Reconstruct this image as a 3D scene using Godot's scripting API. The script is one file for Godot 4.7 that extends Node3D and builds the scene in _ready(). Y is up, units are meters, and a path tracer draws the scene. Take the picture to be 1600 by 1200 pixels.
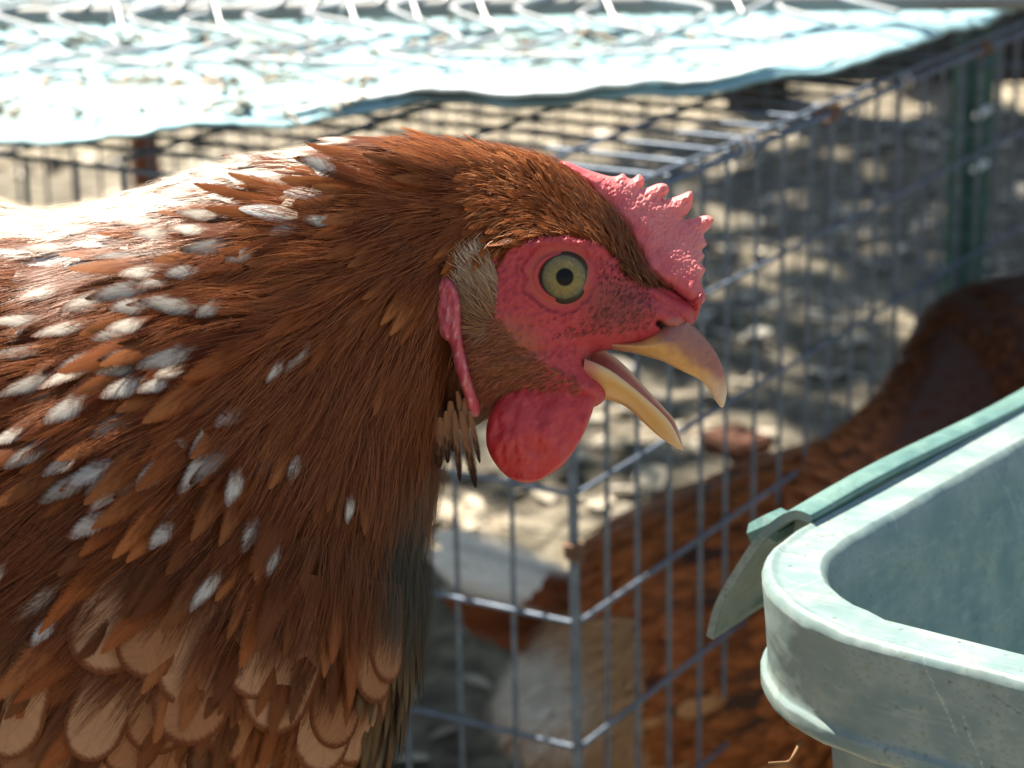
extends Node3D
# A speckled hen in front of a wire cage, a green tub beside it, a second hen inside the cage.

const FOCAL := 3900.0                      # lens, in 1600-wide units
const PITCH := 0.299
const ROLL := 0.020
const HEN_AT := 0.54                       # metres from the lens to the middle plane of the hen

var eye := Vector3(0, 0.511, 0)
var view := Basis()
var rng := RandomNumberGenerator.new()
var noise := FastNoiseLite.new()
var fine := FastNoiseLite.new()
var used := {}
# frame in which an animal is modelled: x right, y down in hundredths of its profile, z towards the viewer
var unit := 1.0
var frame := Transform3D()

func _ready():
	rng.seed = 4711
	noise.seed = 5; noise.noise_type = FastNoiseLite.TYPE_SIMPLEX; noise.frequency = 1.0; noise.fractal_octaves = 3
	fine.seed = 9; fine.noise_type = FastNoiseLite.TYPE_CELLULAR; fine.frequency = 1.0; fine.fractal_type = FastNoiseLite.FRACTAL_NONE
	fine.cellular_return_type = FastNoiseLite.RETURN_DISTANCE
	camera_sky_sun()
	make_materials()
	ground()
	board_wall()
	added_shade_tree()
	cage()
	sheet()
	chain_link()
	green_post()
	small_things()
	tub()
	hood()
	hen_behind()
	hen()

func camera_sky_sun():
	var fwd := Vector3(0, -sin(PITCH), -cos(PITCH))
	var up0 := Vector3(0, cos(PITCH), -sin(PITCH))
	var rt := Vector3.RIGHT * cos(ROLL) - up0 * sin(ROLL)
	var up := Vector3.RIGHT * sin(ROLL) + up0 * cos(ROLL)
	view = Basis(rt, up, -fwd)
	var cam := Camera3D.new(); cam.name = "camera"
	cam.transform = Transform3D(view, eye)
	cam.fov = rad_to_deg(2.0 * atan(600.0 / FOCAL)); cam.near = 0.02; cam.far = 300.0
	var at := CameraAttributesPhysical.new()
	at.frustum_focal_length = 78.0; at.frustum_focus_distance = 0.525; at.exposure_aperture = 22.0
	at.frustum_near = 0.02; at.frustum_far = 300.0
	cam.attributes = at
	add_child(cam)
	var sky := ProceduralSkyMaterial.new()
	sky.sky_top_color = Color(0.56, 0.66, 0.78); sky.sky_horizon_color = Color(0.88, 0.88, 0.86); sky.sky_curve = 0.14
	sky.ground_bottom_color = Color(0.30, 0.27, 0.22); sky.ground_horizon_color = Color(0.62, 0.60, 0.55)
	sky.sky_energy_multiplier = 0.62
	var env := Environment.new(); env.background_mode = Environment.BG_SKY
	env.sky = Sky.new(); env.sky.sky_material = sky
	env.tonemap_mode = Environment.TONE_MAPPER_LINEAR; env.tonemap_exposure = 3.15
	env.sdfgi_enabled = true; env.ssao_enabled = true; env.ssil_enabled = true
	var we := WorldEnvironment.new(); we.name = "daylight"; we.environment = env; add_child(we)
	var sun := DirectionalLight3D.new(); sun.name = "sun"
	sun.light_energy = 1.6; sun.light_color = Color(1.0, 0.96, 0.89); sun.light_angular_distance = 0.53; sun.shadow_enabled = true
	sun.look_at_from_position(Vector3(-0.30, 0.84, -0.45), Vector3.ZERO, Vector3.UP)
	add_child(sun)

# ---------------------------------------------------------------- helpers
func named(o: Node, called: String, parent: Node = null) -> void:
	var n := called
	if parent == null or parent == self:
		if used.has(called):
			n = "%s_%03d" % [called, used[called]]
			used[called] += 1
		else:
			used[called] = 1
		o.name = n; add_child(o)
	else:
		var k: int = parent.get_meta("n_" + called) if parent.has_meta("n_" + called) else 0
		parent.set_meta("n_" + called, k + 1)
		o.name = called if k == 0 else "%s_%03d" % [called, k]
		parent.add_child(o)

func thing(called: String, label: String, category: String, at := Vector3.ZERO, group := "") -> Node3D:
	var o := Node3D.new(); named(o, called); o.position = at
	tag(o, label, category, group)
	return o

func tag(o: Node, label: String, category: String, group := "") -> void:
	o.set_meta("label", label); o.set_meta("category", category)
	if group: o.set_meta("group", group)

func put(called: String, mesh: Mesh, mat: Material, parent: Node = null, xf := Transform3D()) -> MeshInstance3D:
	var o := MeshInstance3D.new(); o.mesh = mesh
	if mat: o.material_override = mat
	o.transform = xf
	named(o, called, parent)
	return o

func rnd(a: float, b: float) -> float:
	return rng.randf_range(a, b)

func arrays_mesh(v: PackedVector3Array, n: PackedVector3Array, c: PackedColorArray, idx: PackedInt32Array) -> ArrayMesh:
	var a := []; a.resize(Mesh.ARRAY_MAX)
	a[Mesh.ARRAY_VERTEX] = v; a[Mesh.ARRAY_NORMAL] = n
	if c.size(): a[Mesh.ARRAY_COLOR] = c
	a[Mesh.ARRAY_INDEX] = idx
	var m := ArrayMesh.new(); m.add_surface_from_arrays(Mesh.PRIMITIVE_TRIANGLES, a)
	return m

func vertex_normals(v: PackedVector3Array, idx: PackedInt32Array) -> PackedVector3Array:
	var n := PackedVector3Array(); n.resize(v.size())
	for t in range(0, idx.size(), 3):
		var a := idx[t]; var b := idx[t + 1]; var c := idx[t + 2]
		var f := (v[c] - v[a]).cross(v[b] - v[a])
		n[a] += f; n[b] += f; n[c] += f
	for i in n.size(): n[i] = n[i].normalized() if n[i].length_squared() > 1e-24 else Vector3.UP
	return n

# a grid of rows x columns points joined into one smooth surface
func lattice(p: PackedVector3Array, rows: int, cols: int, closed := false, colors := PackedColorArray(), flip := false) -> ArrayMesh:
	var idx := PackedInt32Array()
	var last := cols if closed else cols - 1
	for i in rows - 1:
		for j in last:
			var a := i * cols + j; var b := i * cols + (j + 1) % cols
			var c := a + cols; var d := b + cols
			if flip: idx.append_array([a, c, b, b, c, d])
			else: idx.append_array([a, b, c, b, d, c])
	return arrays_mesh(p, vertex_normals(p, idx), colors, idx)

func tube(path: PackedVector3Array, r: float, sides := 8, r_end := -1.0) -> ArrayMesh:
	var p := PackedVector3Array()
	var n := path.size()
	var up := Vector3.UP
	for i in n:
		var d := (path[mini(i + 1, n - 1)] - path[maxi(i - 1, 0)]).normalized()
		if absf(d.dot(up)) > 0.95: up = Vector3.RIGHT if absf(d.x) < 0.8 else Vector3.FORWARD
		var x := d.cross(up).normalized(); up = x.cross(d).normalized()
		var rr := r if r_end < 0 else lerpf(r, r_end, float(i) / (n - 1))
		if i == 0: for k in sides: p.append(path[0])
		for k in sides:
			var a := TAU * k / sides
			p.append(path[i] + (x * cos(a) + up * sin(a)) * rr)
		if i == n - 1: for k in sides: p.append(path[i])
	return lattice(p, n + 2, sides, true)

func ribbon(path: PackedVector3Array, half_w: float, half_h: float) -> ArrayMesh:      # a flat rolled band
	var p := PackedVector3Array(); var n := path.size(); var sides := 14
	for i in n:
		var d := (path[mini(i + 1, n - 1)] - path[maxi(i - 1, 0)]).normalized()
		var x := d.cross(Vector3.UP).normalized(); var f := minf(1.0, minf(i, n - 1 - i) / 16.0)
		for k in sides:
			var a := TAU * k / sides
			p.append(path[i] + x * cos(a) * half_w * f + Vector3.UP * sin(a) * half_h * f)
	return lattice(p, n, sides, true)

func multi(called: String, mesh: Mesh, mat: Material, xfs: Array, cols: PackedColorArray, parent: Node, xf := Transform3D()) -> MultiMeshInstance3D:
	var mm := MultiMesh.new(); mm.transform_format = MultiMesh.TRANSFORM_3D; mm.use_colors = true; mm.mesh = mesh
	mm.instance_count = xfs.size()
	for i in xfs.size():
		mm.set_instance_transform(i, xfs[i]); mm.set_instance_color(i, cols[i])
	var o := MultiMeshInstance3D.new(); o.multimesh = mm; o.material_override = mat; o.transform = xf
	o.set_meta("kind", "stuff")
	named(o, called, parent)
	return o

func lin(r: float, g: float, b: float) -> Color:
	return Color(r, g, b)

func smooth_closed(p: PackedVector2Array, k: int) -> PackedVector2Array:
	var out := PackedVector2Array(); var n := p.size()
	for i in n:
		for j in k:
			out.append(p[i].cubic_interpolate(p[(i + 1) % n], p[(i + n - 1) % n], p[(i + 2) % n], float(j) / k))
	return out

func smooth_open(p: PackedVector3Array, k: int) -> PackedVector3Array:
	var out := PackedVector3Array(); var n := p.size()
	for i in n - 1:
		for j in k:
			out.append(p[i].cubic_interpolate(p[i + 1], p[maxi(i - 1, 0)], p[mini(i + 2, n - 1)], float(j) / k))
	out.append(p[n - 1])
	return out

func nearest(p: Vector2, poly: PackedVector2Array) -> Vector2:
	var best := 1e20; var at := Vector2.ZERO; var n := poly.size(); var a := poly[n - 1]
	for i in n:
		var b := poly[i]; var ab := b - a
		var l := ab.length_squared()
		var q := a + ab * clampf((p - a).dot(ab) / l, 0.0, 1.0) if l > 0.0 else a
		var d := p.distance_squared_to(q)
		if d < best: best = d; at = q
		a = b
	return at

func signed(p: Vector2, poly: PackedVector2Array) -> float:      # positive inside
	var d := p.distance_to(nearest(p, poly))
	return d if Geometry2D.is_point_in_polygon(p, poly) else -d

func hp(x: float, y: float, z := 0.0) -> Vector3:
	return Vector3((x - 800.0) * unit, (600.0 - y) * unit, z * unit)

# A closed body whose profile is the outline: its half thickness rises from nought at the outline to W at the depth R behind it.
func inflate(outline: PackedVector2Array, k: int, step: float, rf: Callable, wf: Callable, df: Callable, cf: Callable, zf: Callable) -> Dictionary:
	var poly := smooth_closed(outline, k)
	var lo := poly[0]; var hi := poly[0]
	for q in poly: lo = lo.min(q); hi = hi.max(q)
	lo -= Vector2(step, step) * 1.5; hi += Vector2(step, step) * 1.5
	var nx := int((hi.x - lo.x) / step) + 2; var ny := int((hi.y - lo.y) / step) + 2
	var inside := PackedByteArray(); inside.resize(nx * ny)
	for j in ny:
		for i in nx:
			inside[j * nx + i] = 1 if Geometry2D.is_point_in_polygon(lo + Vector2(i, j) * step, poly) else 0
	var id := PackedInt32Array(); id.resize(nx * ny); id.fill(-1)
	var far := PackedInt32Array(); far.resize(nx * ny)
	var v := PackedVector3Array(); var c := PackedColorArray(); var pts := PackedVector2Array(); var deep := PackedByteArray(); deep.resize(nx * ny)
	for j in range(1, ny - 1):
		for i in range(1, nx - 1):
			var g := j * nx + i
			if not inside[g]:
				if not (inside[g - 1] or inside[g + 1] or inside[g - nx] or inside[g + nx] or inside[g - nx - 1] or inside[g - nx + 1] or inside[g + nx - 1] or inside[g + nx + 1]): continue
			var p := lo + Vector2(i, j) * step
			var q := nearest(p, poly)
			var d := p.distance_to(q)
			id[g] = v.size(); far[g] = v.size()
			if inside[g] and d > 0.3 * step:
				var r: float = rf.call(p)
				var s := minf(d / r, 1.0)
				var h: float = wf.call(p) * sqrt(maxf(0.0, 1.0 - (1.0 - s) * (1.0 - s))) + df.call(p) * smoothstep(0.0, 0.25, s)
				var z0: float = zf.call(p)
				var col: Color = cf.call(p)
				v.append(hp(p.x, p.y, z0 + h)); pts.append(p); c.append(col)
				far[g] = v.size()
				v.append(hp(p.x, p.y, z0 - h)); pts.append(p); c.append(col)
				deep[g] = 1
			else:
				v.append(hp(q.x, q.y, zf.call(q))); pts.append(q); c.append(cf.call(q))
	var idx := PackedInt32Array()
	for j in ny - 1:
		for i in nx - 1:
			var a := j * nx + i; var b := a + 1; var e := a + nx; var f := e + 1
			if id[a] < 0 or id[b] < 0 or id[e] < 0 or id[f] < 0: continue
			if deep[a] + deep[b] + deep[e] + deep[f] == 0: continue
			idx.append_array([id[a], id[b], id[e], id[b], id[f], id[e]])
			idx.append_array([far[a], far[e], far[b], far[b], far[e], far[f]])
	return {"v": v, "n": vertex_normals(v, idx), "c": c, "idx": idx, "pts": pts, "poly": poly}

func join(parts: Array) -> ArrayMesh:
	var v := PackedVector3Array(); var n := PackedVector3Array(); var c := PackedColorArray(); var idx := PackedInt32Array()
	for p in parts:
		var at := v.size()
		v.append_array(p.v); n.append_array(p.n); c.append_array(p.c)
		for i in p.idx: idx.append(i + at)
	return arrays_mesh(v, n, c, idx)

func body_mesh(d: Dictionary) -> ArrayMesh:
	return arrays_mesh(d.v, d.n, d.c, d.idx)

func const_f(x: float) -> Callable:
	return func(_p: Vector2) -> float: return x

# ---------------------------------------------------------------- materials and computed textures
var M := {}
func plain(called: String, c: Color, rough: float, metal := 0.0, vertex := false) -> StandardMaterial3D:
	var m := StandardMaterial3D.new(); m.resource_name = called; m.albedo_color = c.linear_to_srgb(); m.roughness = rough; m.metallic = metal
	m.vertex_color_use_as_albedo = vertex
	M[called] = m
	return m

func noise_tex(freq: float, oct: int, sd: int, lo: Color, hi: Color, bump := false, size := 512, cell := false) -> NoiseTexture2D:
	var f := FastNoiseLite.new(); f.seed = sd; f.frequency = freq; f.fractal_octaves = oct
	f.noise_type = FastNoiseLite.TYPE_CELLULAR if cell else FastNoiseLite.TYPE_SIMPLEX_SMOOTH
	var t := NoiseTexture2D.new(); t.width = size; t.height = size; t.seamless = true; t.noise = f
	if bump: t.as_normal_map = true; t.bump_strength = 6.0
	else:
		var g := Gradient.new(); g.set_color(0, lo); g.set_color(1, hi); t.color_ramp = g
	return t

func hash01(a: int, b: int) -> float:
	var h := (a * 73856093) ^ (b * 19349663)
	h = (h ^ (h >> 13)) * 1274126177
	return float((h ^ (h >> 16)) & 0xffff) / 65535.0

# one feather: shaft, barbs that run out towards the tip, a frayed edge; kind 0 lanceolate, 1 with a pale oval, 2 broad and laced, 3 broad and plain
func feather_tex(kind: int, base: Color, second: Color, sd: int) -> ImageTexture:
	var w := 96; var h := 224
	var im := Image.create(w, h, false, Image.FORMAT_RGBA8)
	var sweep := 0.20 if kind < 2 else 0.26
	for y in h:
		var v := (y + 0.5) / h
		var prof: float
		if kind < 2 or kind == 4:
			prof = 0.97 * pow(clampf((1.0 - v) * 2.2, 0.0, 1.0), 0.60) * minf(1.0, 0.35 + v * 2.5)
		else:
			var t := maxf(0.0, (v - 0.62) / 0.38)
			prof = 0.97 * sqrt(maxf(0.0, 1.0 - t * t)) * minf(1.0, 0.4 + v * 2.0)
		for x in w:
			var u := (x + 0.5) / w * 2.0 - 1.0
			var au := absf(u)
			var q := v - sweep * au + 0.012 * noise.get_noise_2d(u * 3.0 + sd, v * 6.0)
			var side := 1 if u > 0 else 0
			var k := int(floor(q * 85.0)); var fr := q * 85.0 - k
			var r1 := hash01(k + sd * 131, side); var r2 := hash01(k + 977 + sd * 7, side + 5)
			var clump := 0.5 + 0.5 * noise.get_noise_2d(q * 14.0 + sd * 3.0, side * 9.0)
			var edge := prof * (0.90 + 0.10 * r1)
			var a := 1.0
			if au > edge: a = 0.0
			elif kind != 2 and fr < 0.80 * smoothstep(0.35, 1.0, au / maxf(prof, 0.05) + 0.25 * (r2 - 0.5)): a = 0.0
			if kind == 2: a = 0.0 if Vector2(au, maxf(0.0, (v - 0.62) / 0.38)).length() > 0.97 - 0.02 * r1 else 1.0
			if v < 0.015: a = 0.0
			var c := base
			if kind == 1:
				var e := Vector2(u / 0.62, (v - 0.76) / 0.22).length() + 0.28 * (r1 - 0.5) + 0.25 * noise.get_noise_2d(u * 2.0 + sd, v * 5.0)
				c = base.lerp(second, 1.0 - smoothstep(0.15, 1.20, e))
			elif kind == 4:
				c = second.lerp(base, smoothstep(0.55, 0.1, v) + 0.4 * smoothstep(0.75, 1.0, au / maxf(prof, 0.05)))
			elif kind == 2:
				var e2 := Vector2(au, maxf(0.0, (v - 0.62) / 0.38)).length()
				var l := smoothstep(0.76, 0.90, e2 + 0.06 * (r1 - 0.5))
				c = base.lerp(second, l)
				c = c.lerp(second, 0.55 * smoothstep(0.45, 0.1, v))
			else:
				c = base.lerp(second, smoothstep(0.2, 0.9, v + 0.25 * noise.get_noise_2d(u * 1.5 + sd * 2.0, v * 3.0)))
			var tone := 0.74 + 0.20 * r2 + 0.22 * clump
			if fr < 0.25: tone *= 0.82
			if kind == 0: tone = lerpf(tone, 1.0, 0.35) * lerpf(0.86, 1.05, smoothstep(0.35, 0.95, v))
			if kind == 1: tone = lerpf(1.0, tone, 0.75)
			if kind == 2: tone = lerpf(1.0, tone, 0.55)
			c = Color(c.r * tone, c.g * tone, c.b * tone)
			if au < 0.035 and v < 0.9: c = c.lerp(Color(0.30, 0.13, 0.05), 0.22)
			c = c.linear_to_srgb(); c.a = a
			im.set_pixel(x, y, c)
	return ImageTexture.create_from_image(im)

func feather_mat(called: String, t: Texture2D, tint := Color.WHITE, shine := 0.5) -> StandardMaterial3D:
	var m := plain(called, tint, shine, 0.0, true)
	m.albedo_texture = t; m.transparency = BaseMaterial3D.TRANSPARENCY_ALPHA_SCISSOR; m.alpha_scissor_threshold = 0.5
	m.cull_mode = BaseMaterial3D.CULL_DISABLED; m.texture_repeat = false
	m.backlight_enabled = true; m.backlight = Color(0.14, 0.14, 0.14); m.metallic_specular = 0.22
	return m

func make_materials():
	var deep := lin(0.110, 0.022, 0.0045)
	feather_mat("hackle", feather_tex(0, deep, lin(0.3, 0.1, 0.03), 1))
	feather_mat("hackle_b", feather_tex(0, lin(0.140, 0.032, 0.0065), lin(0.26, 0.075, 0.02), 2))
	feather_mat("spotted", feather_tex(1, lin(0.100, 0.022, 0.005), lin(0.57, 0.51, 0.43), 3))
	feather_mat("spotted_b", feather_tex(1, lin(0.115, 0.027, 0.006), lin(0.46, 0.42, 0.37), 8))
	feather_mat("sunlit_pale_tip", feather_tex(4, lin(0.70, 0.58, 0.46), lin(0.82, 0.80, 0.76), 9), Color.WHITE, 0.4).metallic_specular = 0.45  # white tips, made paler to carry the sun glare on the nape
	feather_mat("laced", feather_tex(2, lin(0.44, 0.220, 0.108), lin(0.17, 0.050, 0.016), 4))
	feather_mat("laced_b", feather_tex(2, lin(0.34, 0.145, 0.062), lin(0.15, 0.042, 0.013), 5))
	feather_mat("broad", feather_tex(3, lin(0.085, 0.022, 0.006), lin(0.19, 0.050, 0.013), 6))
	feather_mat("broad_dark", feather_tex(3, lin(0.26, 0.12, 0.055), lin(0.030, 0.012, 0.006), 12))
	plain("thigh", lin(0.20, 0.06, 0.018), 0.9); plain("horn_leg", lin(0.45, 0.30, 0.10), 0.6)
	feather_mat("white_feather", feather_tex(3, lin(0.74, 0.70, 0.63), lin(0.80, 0.78, 0.73), 7))
	M.crown = M.hackle_b
	var st := plain("strand", lin(1, 1, 1), 0.42, 0.0, true); st.cull_mode = BaseMaterial3D.CULL_DISABLED
	st.backlight_enabled = true; st.backlight = Color(0.22, 0.22, 0.22); st.metallic_specular = 0.3
	var skin := plain("skin", lin(1, 1, 1), 0.55, 0.0, true); skin.metallic_specular = 0.35
	skin.subsurf_scatter_enabled = true; skin.subsurf_scatter_strength = 0.05
	skin.normal_enabled = true; skin.uv1_triplanar = true; skin.uv1_scale = Vector3.ONE * 90.0; skin.normal_scale = 0.55
	skin.normal_texture = noise_tex(0.03, 3, 21, Color.BLACK, Color.WHITE, true, 512)
	var comb := plain("comb_skin", lin(1, 1, 1), 0.40, 0.0, true)
	comb.subsurf_scatter_enabled = true; comb.subsurf_scatter_strength = 0.08
	comb.normal_enabled = true; comb.uv1_triplanar = true; comb.uv1_scale = Vector3.ONE * 110.0; comb.normal_scale = 0.8
	comb.normal_texture = noise_tex(0.05, 2, 22, Color.BLACK, Color.WHITE, true, 512)
	var horn := plain("horn", lin(1, 1, 1), 0.34, 0.0, true)
	horn.subsurf_scatter_enabled = true; horn.subsurf_scatter_strength = 0.10
	horn.normal_enabled = true; horn.uv1_triplanar = true; horn.uv1_scale = Vector3.ONE * 60.0; horn.normal_scale = 0.25
	horn.normal_texture = skin.normal_texture
	var e := plain("eyeball", lin(1, 1, 1), 0.45, 0.0, true); e.metallic_specular = 0.1; e.clearcoat_enabled = true; e.clearcoat = 0.32; e.clearcoat_roughness = 0.03
	var wire := plain("wire", lin(0.24, 0.27, 0.31), 0.6, 0.6)
	wire.albedo_color = Color(0.50, 0.535, 0.575)
	wire.albedo_texture = noise_tex(0.02, 3, 31, Color(0.62, 0.66, 0.72), Color(0.95, 0.97, 1.0)); wire.uv1_triplanar = true; wire.uv1_world_triplanar = true; wire.uv1_scale = Vector3.ONE * 9.0
	plain("rust", lin(0.16, 0.085, 0.05), 0.8, 0.2)
	plain("zinc", lin(0.36, 0.385, 0.41), 0.6, 0.2)
	plain("old_pipe", lin(0.20, 0.21, 0.205), 0.55, 0.2)
	plain("galvanised", lin(0.46, 0.47, 0.48), 0.45, 0.55)
	var pl := plain("green_plastic", lin(0.20, 0.335, 0.305), 0.42)
	var im := Image.create(1024, 1024, false, Image.FORMAT_RGB8)
	for y in 1024:
		for x in 1024:
			var g := 0.5 + 0.5 * noise.get_noise_2d(x * 0.022, y * 0.022)
			var streak := 0.5 + 0.5 * noise.get_noise_2d(x * 0.035 + 40.0, y * 0.10)
			var speck := 0.5 + 0.5 * noise.get_noise_2d(x * 0.22 + 90.0, y * 0.30)
			var c := Color(0.150, 0.225, 0.228).lerp(Color(0.235, 0.300, 0.295), smoothstep(0.25, 0.8, g * 0.8 + streak * 0.2))
			c = c.lerp(Color(0.15, 0.19, 0.12), 0.75 * smoothstep(0.60, 0.85, speck) * smoothstep(0.35, 0.65, g))
			c = c.lerp(Color(0.36, 0.42, 0.39), 0.22 * smoothstep(0.70, 0.9, streak)).lerp(Color(0.42, 0.47, 0.43), 0.16 * smoothstep(0.74, 0.8, 0.5 + 0.5 * noise.get_noise_2d(x * 0.02 + 7.0 + y * 0.3, y * 0.02 - x * 0.004)))
			im.set_pixel(x, y, c.linear_to_srgb())
	for k in 420:                                                # scratches and scuffs
		var x0 := rnd(0, 1023); var y0 := rnd(0, 1023); var an := rnd(-0.5, 0.5) + (PI / 2.0 if rng.randf() < 0.3 else 0.0); var n := int(rnd(6, 60)); var lit := rng.randf() < 0.7
		for i in n:
			var px := posmod(int(x0 + cos(an) * i), 1024); var py := posmod(int(y0 + sin(an) * i + 1.5 * sin(i * 0.1)), 1024)
			im.set_pixel(px, py, im.get_pixel(px, py).lerp(Color(0.78, 0.82, 0.79) if lit else Color(0.20, 0.22, 0.16), rnd(0.1, 0.5)))
	for k in 2600:                                               # grime specks
		var px := int(rnd(0, 1022)); var py := int(rnd(0, 1022)); var dk := rnd(0.15, 0.7)
		for d in [[0, 0], [1, 0], [0, 1]]:
			im.set_pixel(px + d[0], py + d[1], im.get_pixel(px + d[0], py + d[1]).lerp(Color(0.17, 0.17, 0.12), dk * (1.0 if d[0] + d[1] == 0 else 0.5)))
	pl.albedo_color = Color.WHITE
	pl.albedo_texture = ImageTexture.create_from_image(im); pl.uv1_triplanar = true; pl.uv1_scale = Vector3.ONE * 2.0; pl.uv1_offset = Vector3(0.5, 0.12, 0.5)
	pl.normal_enabled = true; pl.normal_texture = noise_tex(0.03, 4, 41, Color.BLACK, Color.WHITE, true, 512); pl.normal_scale = 0.35
	var hoodm := pl.duplicate(); hoodm.uv1_offset = Vector3(0.4, 0.21, 0.95); hoodm.albedo_color = Color(0.72, 0.86, 0.84); M.hood_plastic = hoodm
	var sh := plain("sheeting", lin(0.30, 0.50, 0.56), 0.5, 0.0, true)
	sh.normal_enabled = true; sh.normal_texture = noise_tex(0.012, 4, 51, Color.BLACK, Color.WHITE, true, 512); sh.uv1_triplanar = true; sh.uv1_scale = Vector3.ONE * 5.0; sh.normal_scale = 0.8
	var ws := plain("white_sheet", lin(0.66, 0.74, 0.75), 0.5); ws.normal_enabled = true; ws.normal_texture = sh.normal_texture; ws.uv1_triplanar = true; ws.uv1_scale = Vector3.ONE * 5.0; ws.normal_scale = 0.5
	var so := plain("soil", lin(1, 1, 1), 0.95, 0.0, true)
	so.albedo_texture = noise_tex(0.02, 5, 61, Color(0.40, 0.38, 0.34), Color(0.98, 0.96, 0.92)); so.uv1_triplanar = true; so.uv1_scale = Vector3.ONE * 3.0
	so.normal_enabled = true; so.normal_texture = noise_tex(0.03, 5, 62, Color.BLACK, Color.WHITE, true, 512); so.normal_scale = 1.0
	var li := plain("litter", lin(1, 1, 1), 0.8, 0.0, true); li.cull_mode = BaseMaterial3D.CULL_DISABLED
	var gp := plain("green_paint", lin(0.055, 0.165, 0.135), 0.5)
	gp.albedo_texture = noise_tex(0.02, 4, 71, Color(0.55, 0.6, 0.6), Color(1, 1, 1)); gp.uv1_triplanar = true; gp.uv1_scale = Vector3.ONE * 6.0
	var wd := plain("grey_wood", lin(0.12, 0.105, 0.09), 0.9)
	wd.albedo_texture = noise_tex(0.02, 5, 81, Color(0.45, 0.43, 0.42), Color(1, 0.98, 0.95)); wd.uv1_triplanar = true; wd.uv1_scale = Vector3(1.2, 9, 9)
	var br := plain("terracotta", lin(0.16, 0.055, 0.022), 0.85)
	br.albedo_texture = noise_tex(0.04, 4, 91, Color(0.6, 0.55, 0.5), Color(1, 1, 1)); br.uv1_triplanar = true; br.uv1_scale = Vector3.ONE * 9.0
	plain("white_clip", lin(0.75, 0.77, 0.75), 0.4)
	plain("root", lin(0.22, 0.12, 0.05), 0.9)

# ---------------------------------------------------------------- ground and background
func ground_h(x: float, z: float) -> float:
	var near_cage := smoothstep(3.6, 2.4, Vector2(x, z + 1.4).length())
	return near_cage * (0.012 * noise.get_noise_2d(x * 3.0, z * 3.0) + 0.006 * noise.get_noise_2d(x * 13.0, z * 13.0)) - 0.012

func ground():
	var n := 190
	var p := PackedVector3Array(); var c := PackedColorArray()
	for i in n:
		var tz := float(i) / (n - 1) * 2.0 - 1.0
		for j in n:
			var tx := float(j) / (n - 1) * 2.0 - 1.0
			var x := tx * 1.5 + pow(absf(tx), 7.0) * 60.0 * signf(tx); var z := -1.5 + tz * 1.6 + pow(absf(tz), 7.0) * 60.0 * signf(tz)
			p.append(Vector3(x, ground_h(x, z), z))
			var k := 0.5 + 0.5 * noise.get_noise_2d(x * 2.2 + 7.0, z * 2.2)
			c.append(lin(0.33, 0.305, 0.255).lerp(lin(0.48, 0.44, 0.36), smoothstep(0.3, 0.78, k)))
	var g := put("ground", lattice(p, n, n, false, c, true), M.soil)
	g.set_meta("kind", "structure"); tag(g, "dry bare soil under and around the wire cage", "ground")
	# leaf litter, chips and small stones
	var leaf := PackedVector3Array(); var rows := 5; var cols := 3
	for i in rows:
		var v := float(i) / (rows - 1)
		var w := sin(PI * clampf(v * 0.94 + 0.03, 0.0, 1.0)) * 0.5
		for j in cols:
			var u := j - 1.0
			leaf.append(Vector3(u * w, 0.18 * absf(u) * w + 0.25 * v * (1.0 - v), v - 0.5))
	var lm := lattice(leaf, rows, cols)
	var xs := []; var cs := PackedColorArray()
	for k in 9000:
		var z := -rnd(0.75, 3.6); var x := rnd(-0.30, 0.30) * (1.0 - z * 0.9) + 0.04 * z * -1.0
		if noise.get_noise_2d(x * 3.5 + 20.0, z * 3.5) < rnd(-0.5, 0.35): continue
		var s := rnd(0.006, 0.030)
		if rng.randf() < 0.04: s = rnd(0.03, 0.05)
		var b := Basis.from_euler(Vector3(rnd(-0.25, 0.25), rnd(0, TAU), rnd(-0.3, 0.3))) * Basis.from_scale(Vector3(s * rnd(0.25, 0.8), s * 0.4, s))
		xs.append(Transform3D(b, Vector3(x, ground_h(x, z) + 0.001 + s * 0.06, z)))
		var t := rng.randf()
		cs.append(lin(0.50, 0.45, 0.36).lerp(lin(0.26, 0.20, 0.14), t * t * 1.2) if t < 0.9 else lin(0.56, 0.52, 0.44))
	var mm := multi("leaf_litter", lm, M.litter, xs, cs, self)
	tag(mm, "dry leaves and chips scattered over the soil", "leaf litter")
	# pebbles
	var peb := SphereMesh.new(); peb.radius = 0.5; peb.height = 0.7; peb.radial_segments = 9; peb.rings = 5
	xs = []; cs = PackedColorArray()
	for k in 260:
		var z := -rnd(0.8, 3.4); var x := rnd(-0.30, 0.30) * (1.0 - z * 0.9)
		var s := rnd(0.004, 0.018)
		xs.append(Transform3D(Basis.from_euler(Vector3(rnd(-1, 1), rnd(0, 6), 0)) * Basis.from_scale(Vector3(s, s * rnd(0.6, 1.0), s * rnd(0.7, 1.3))), Vector3(x, ground_h(x, z) + s * 0.2, z)))
		var t := rnd(0.2, 0.55); cs.append(lin(t, t * 0.95, t * 0.86))
	tag(multi("pebbles", peb, M.litter, xs, cs, self), "small pale stones lying in the soil", "pebbles")

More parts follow.
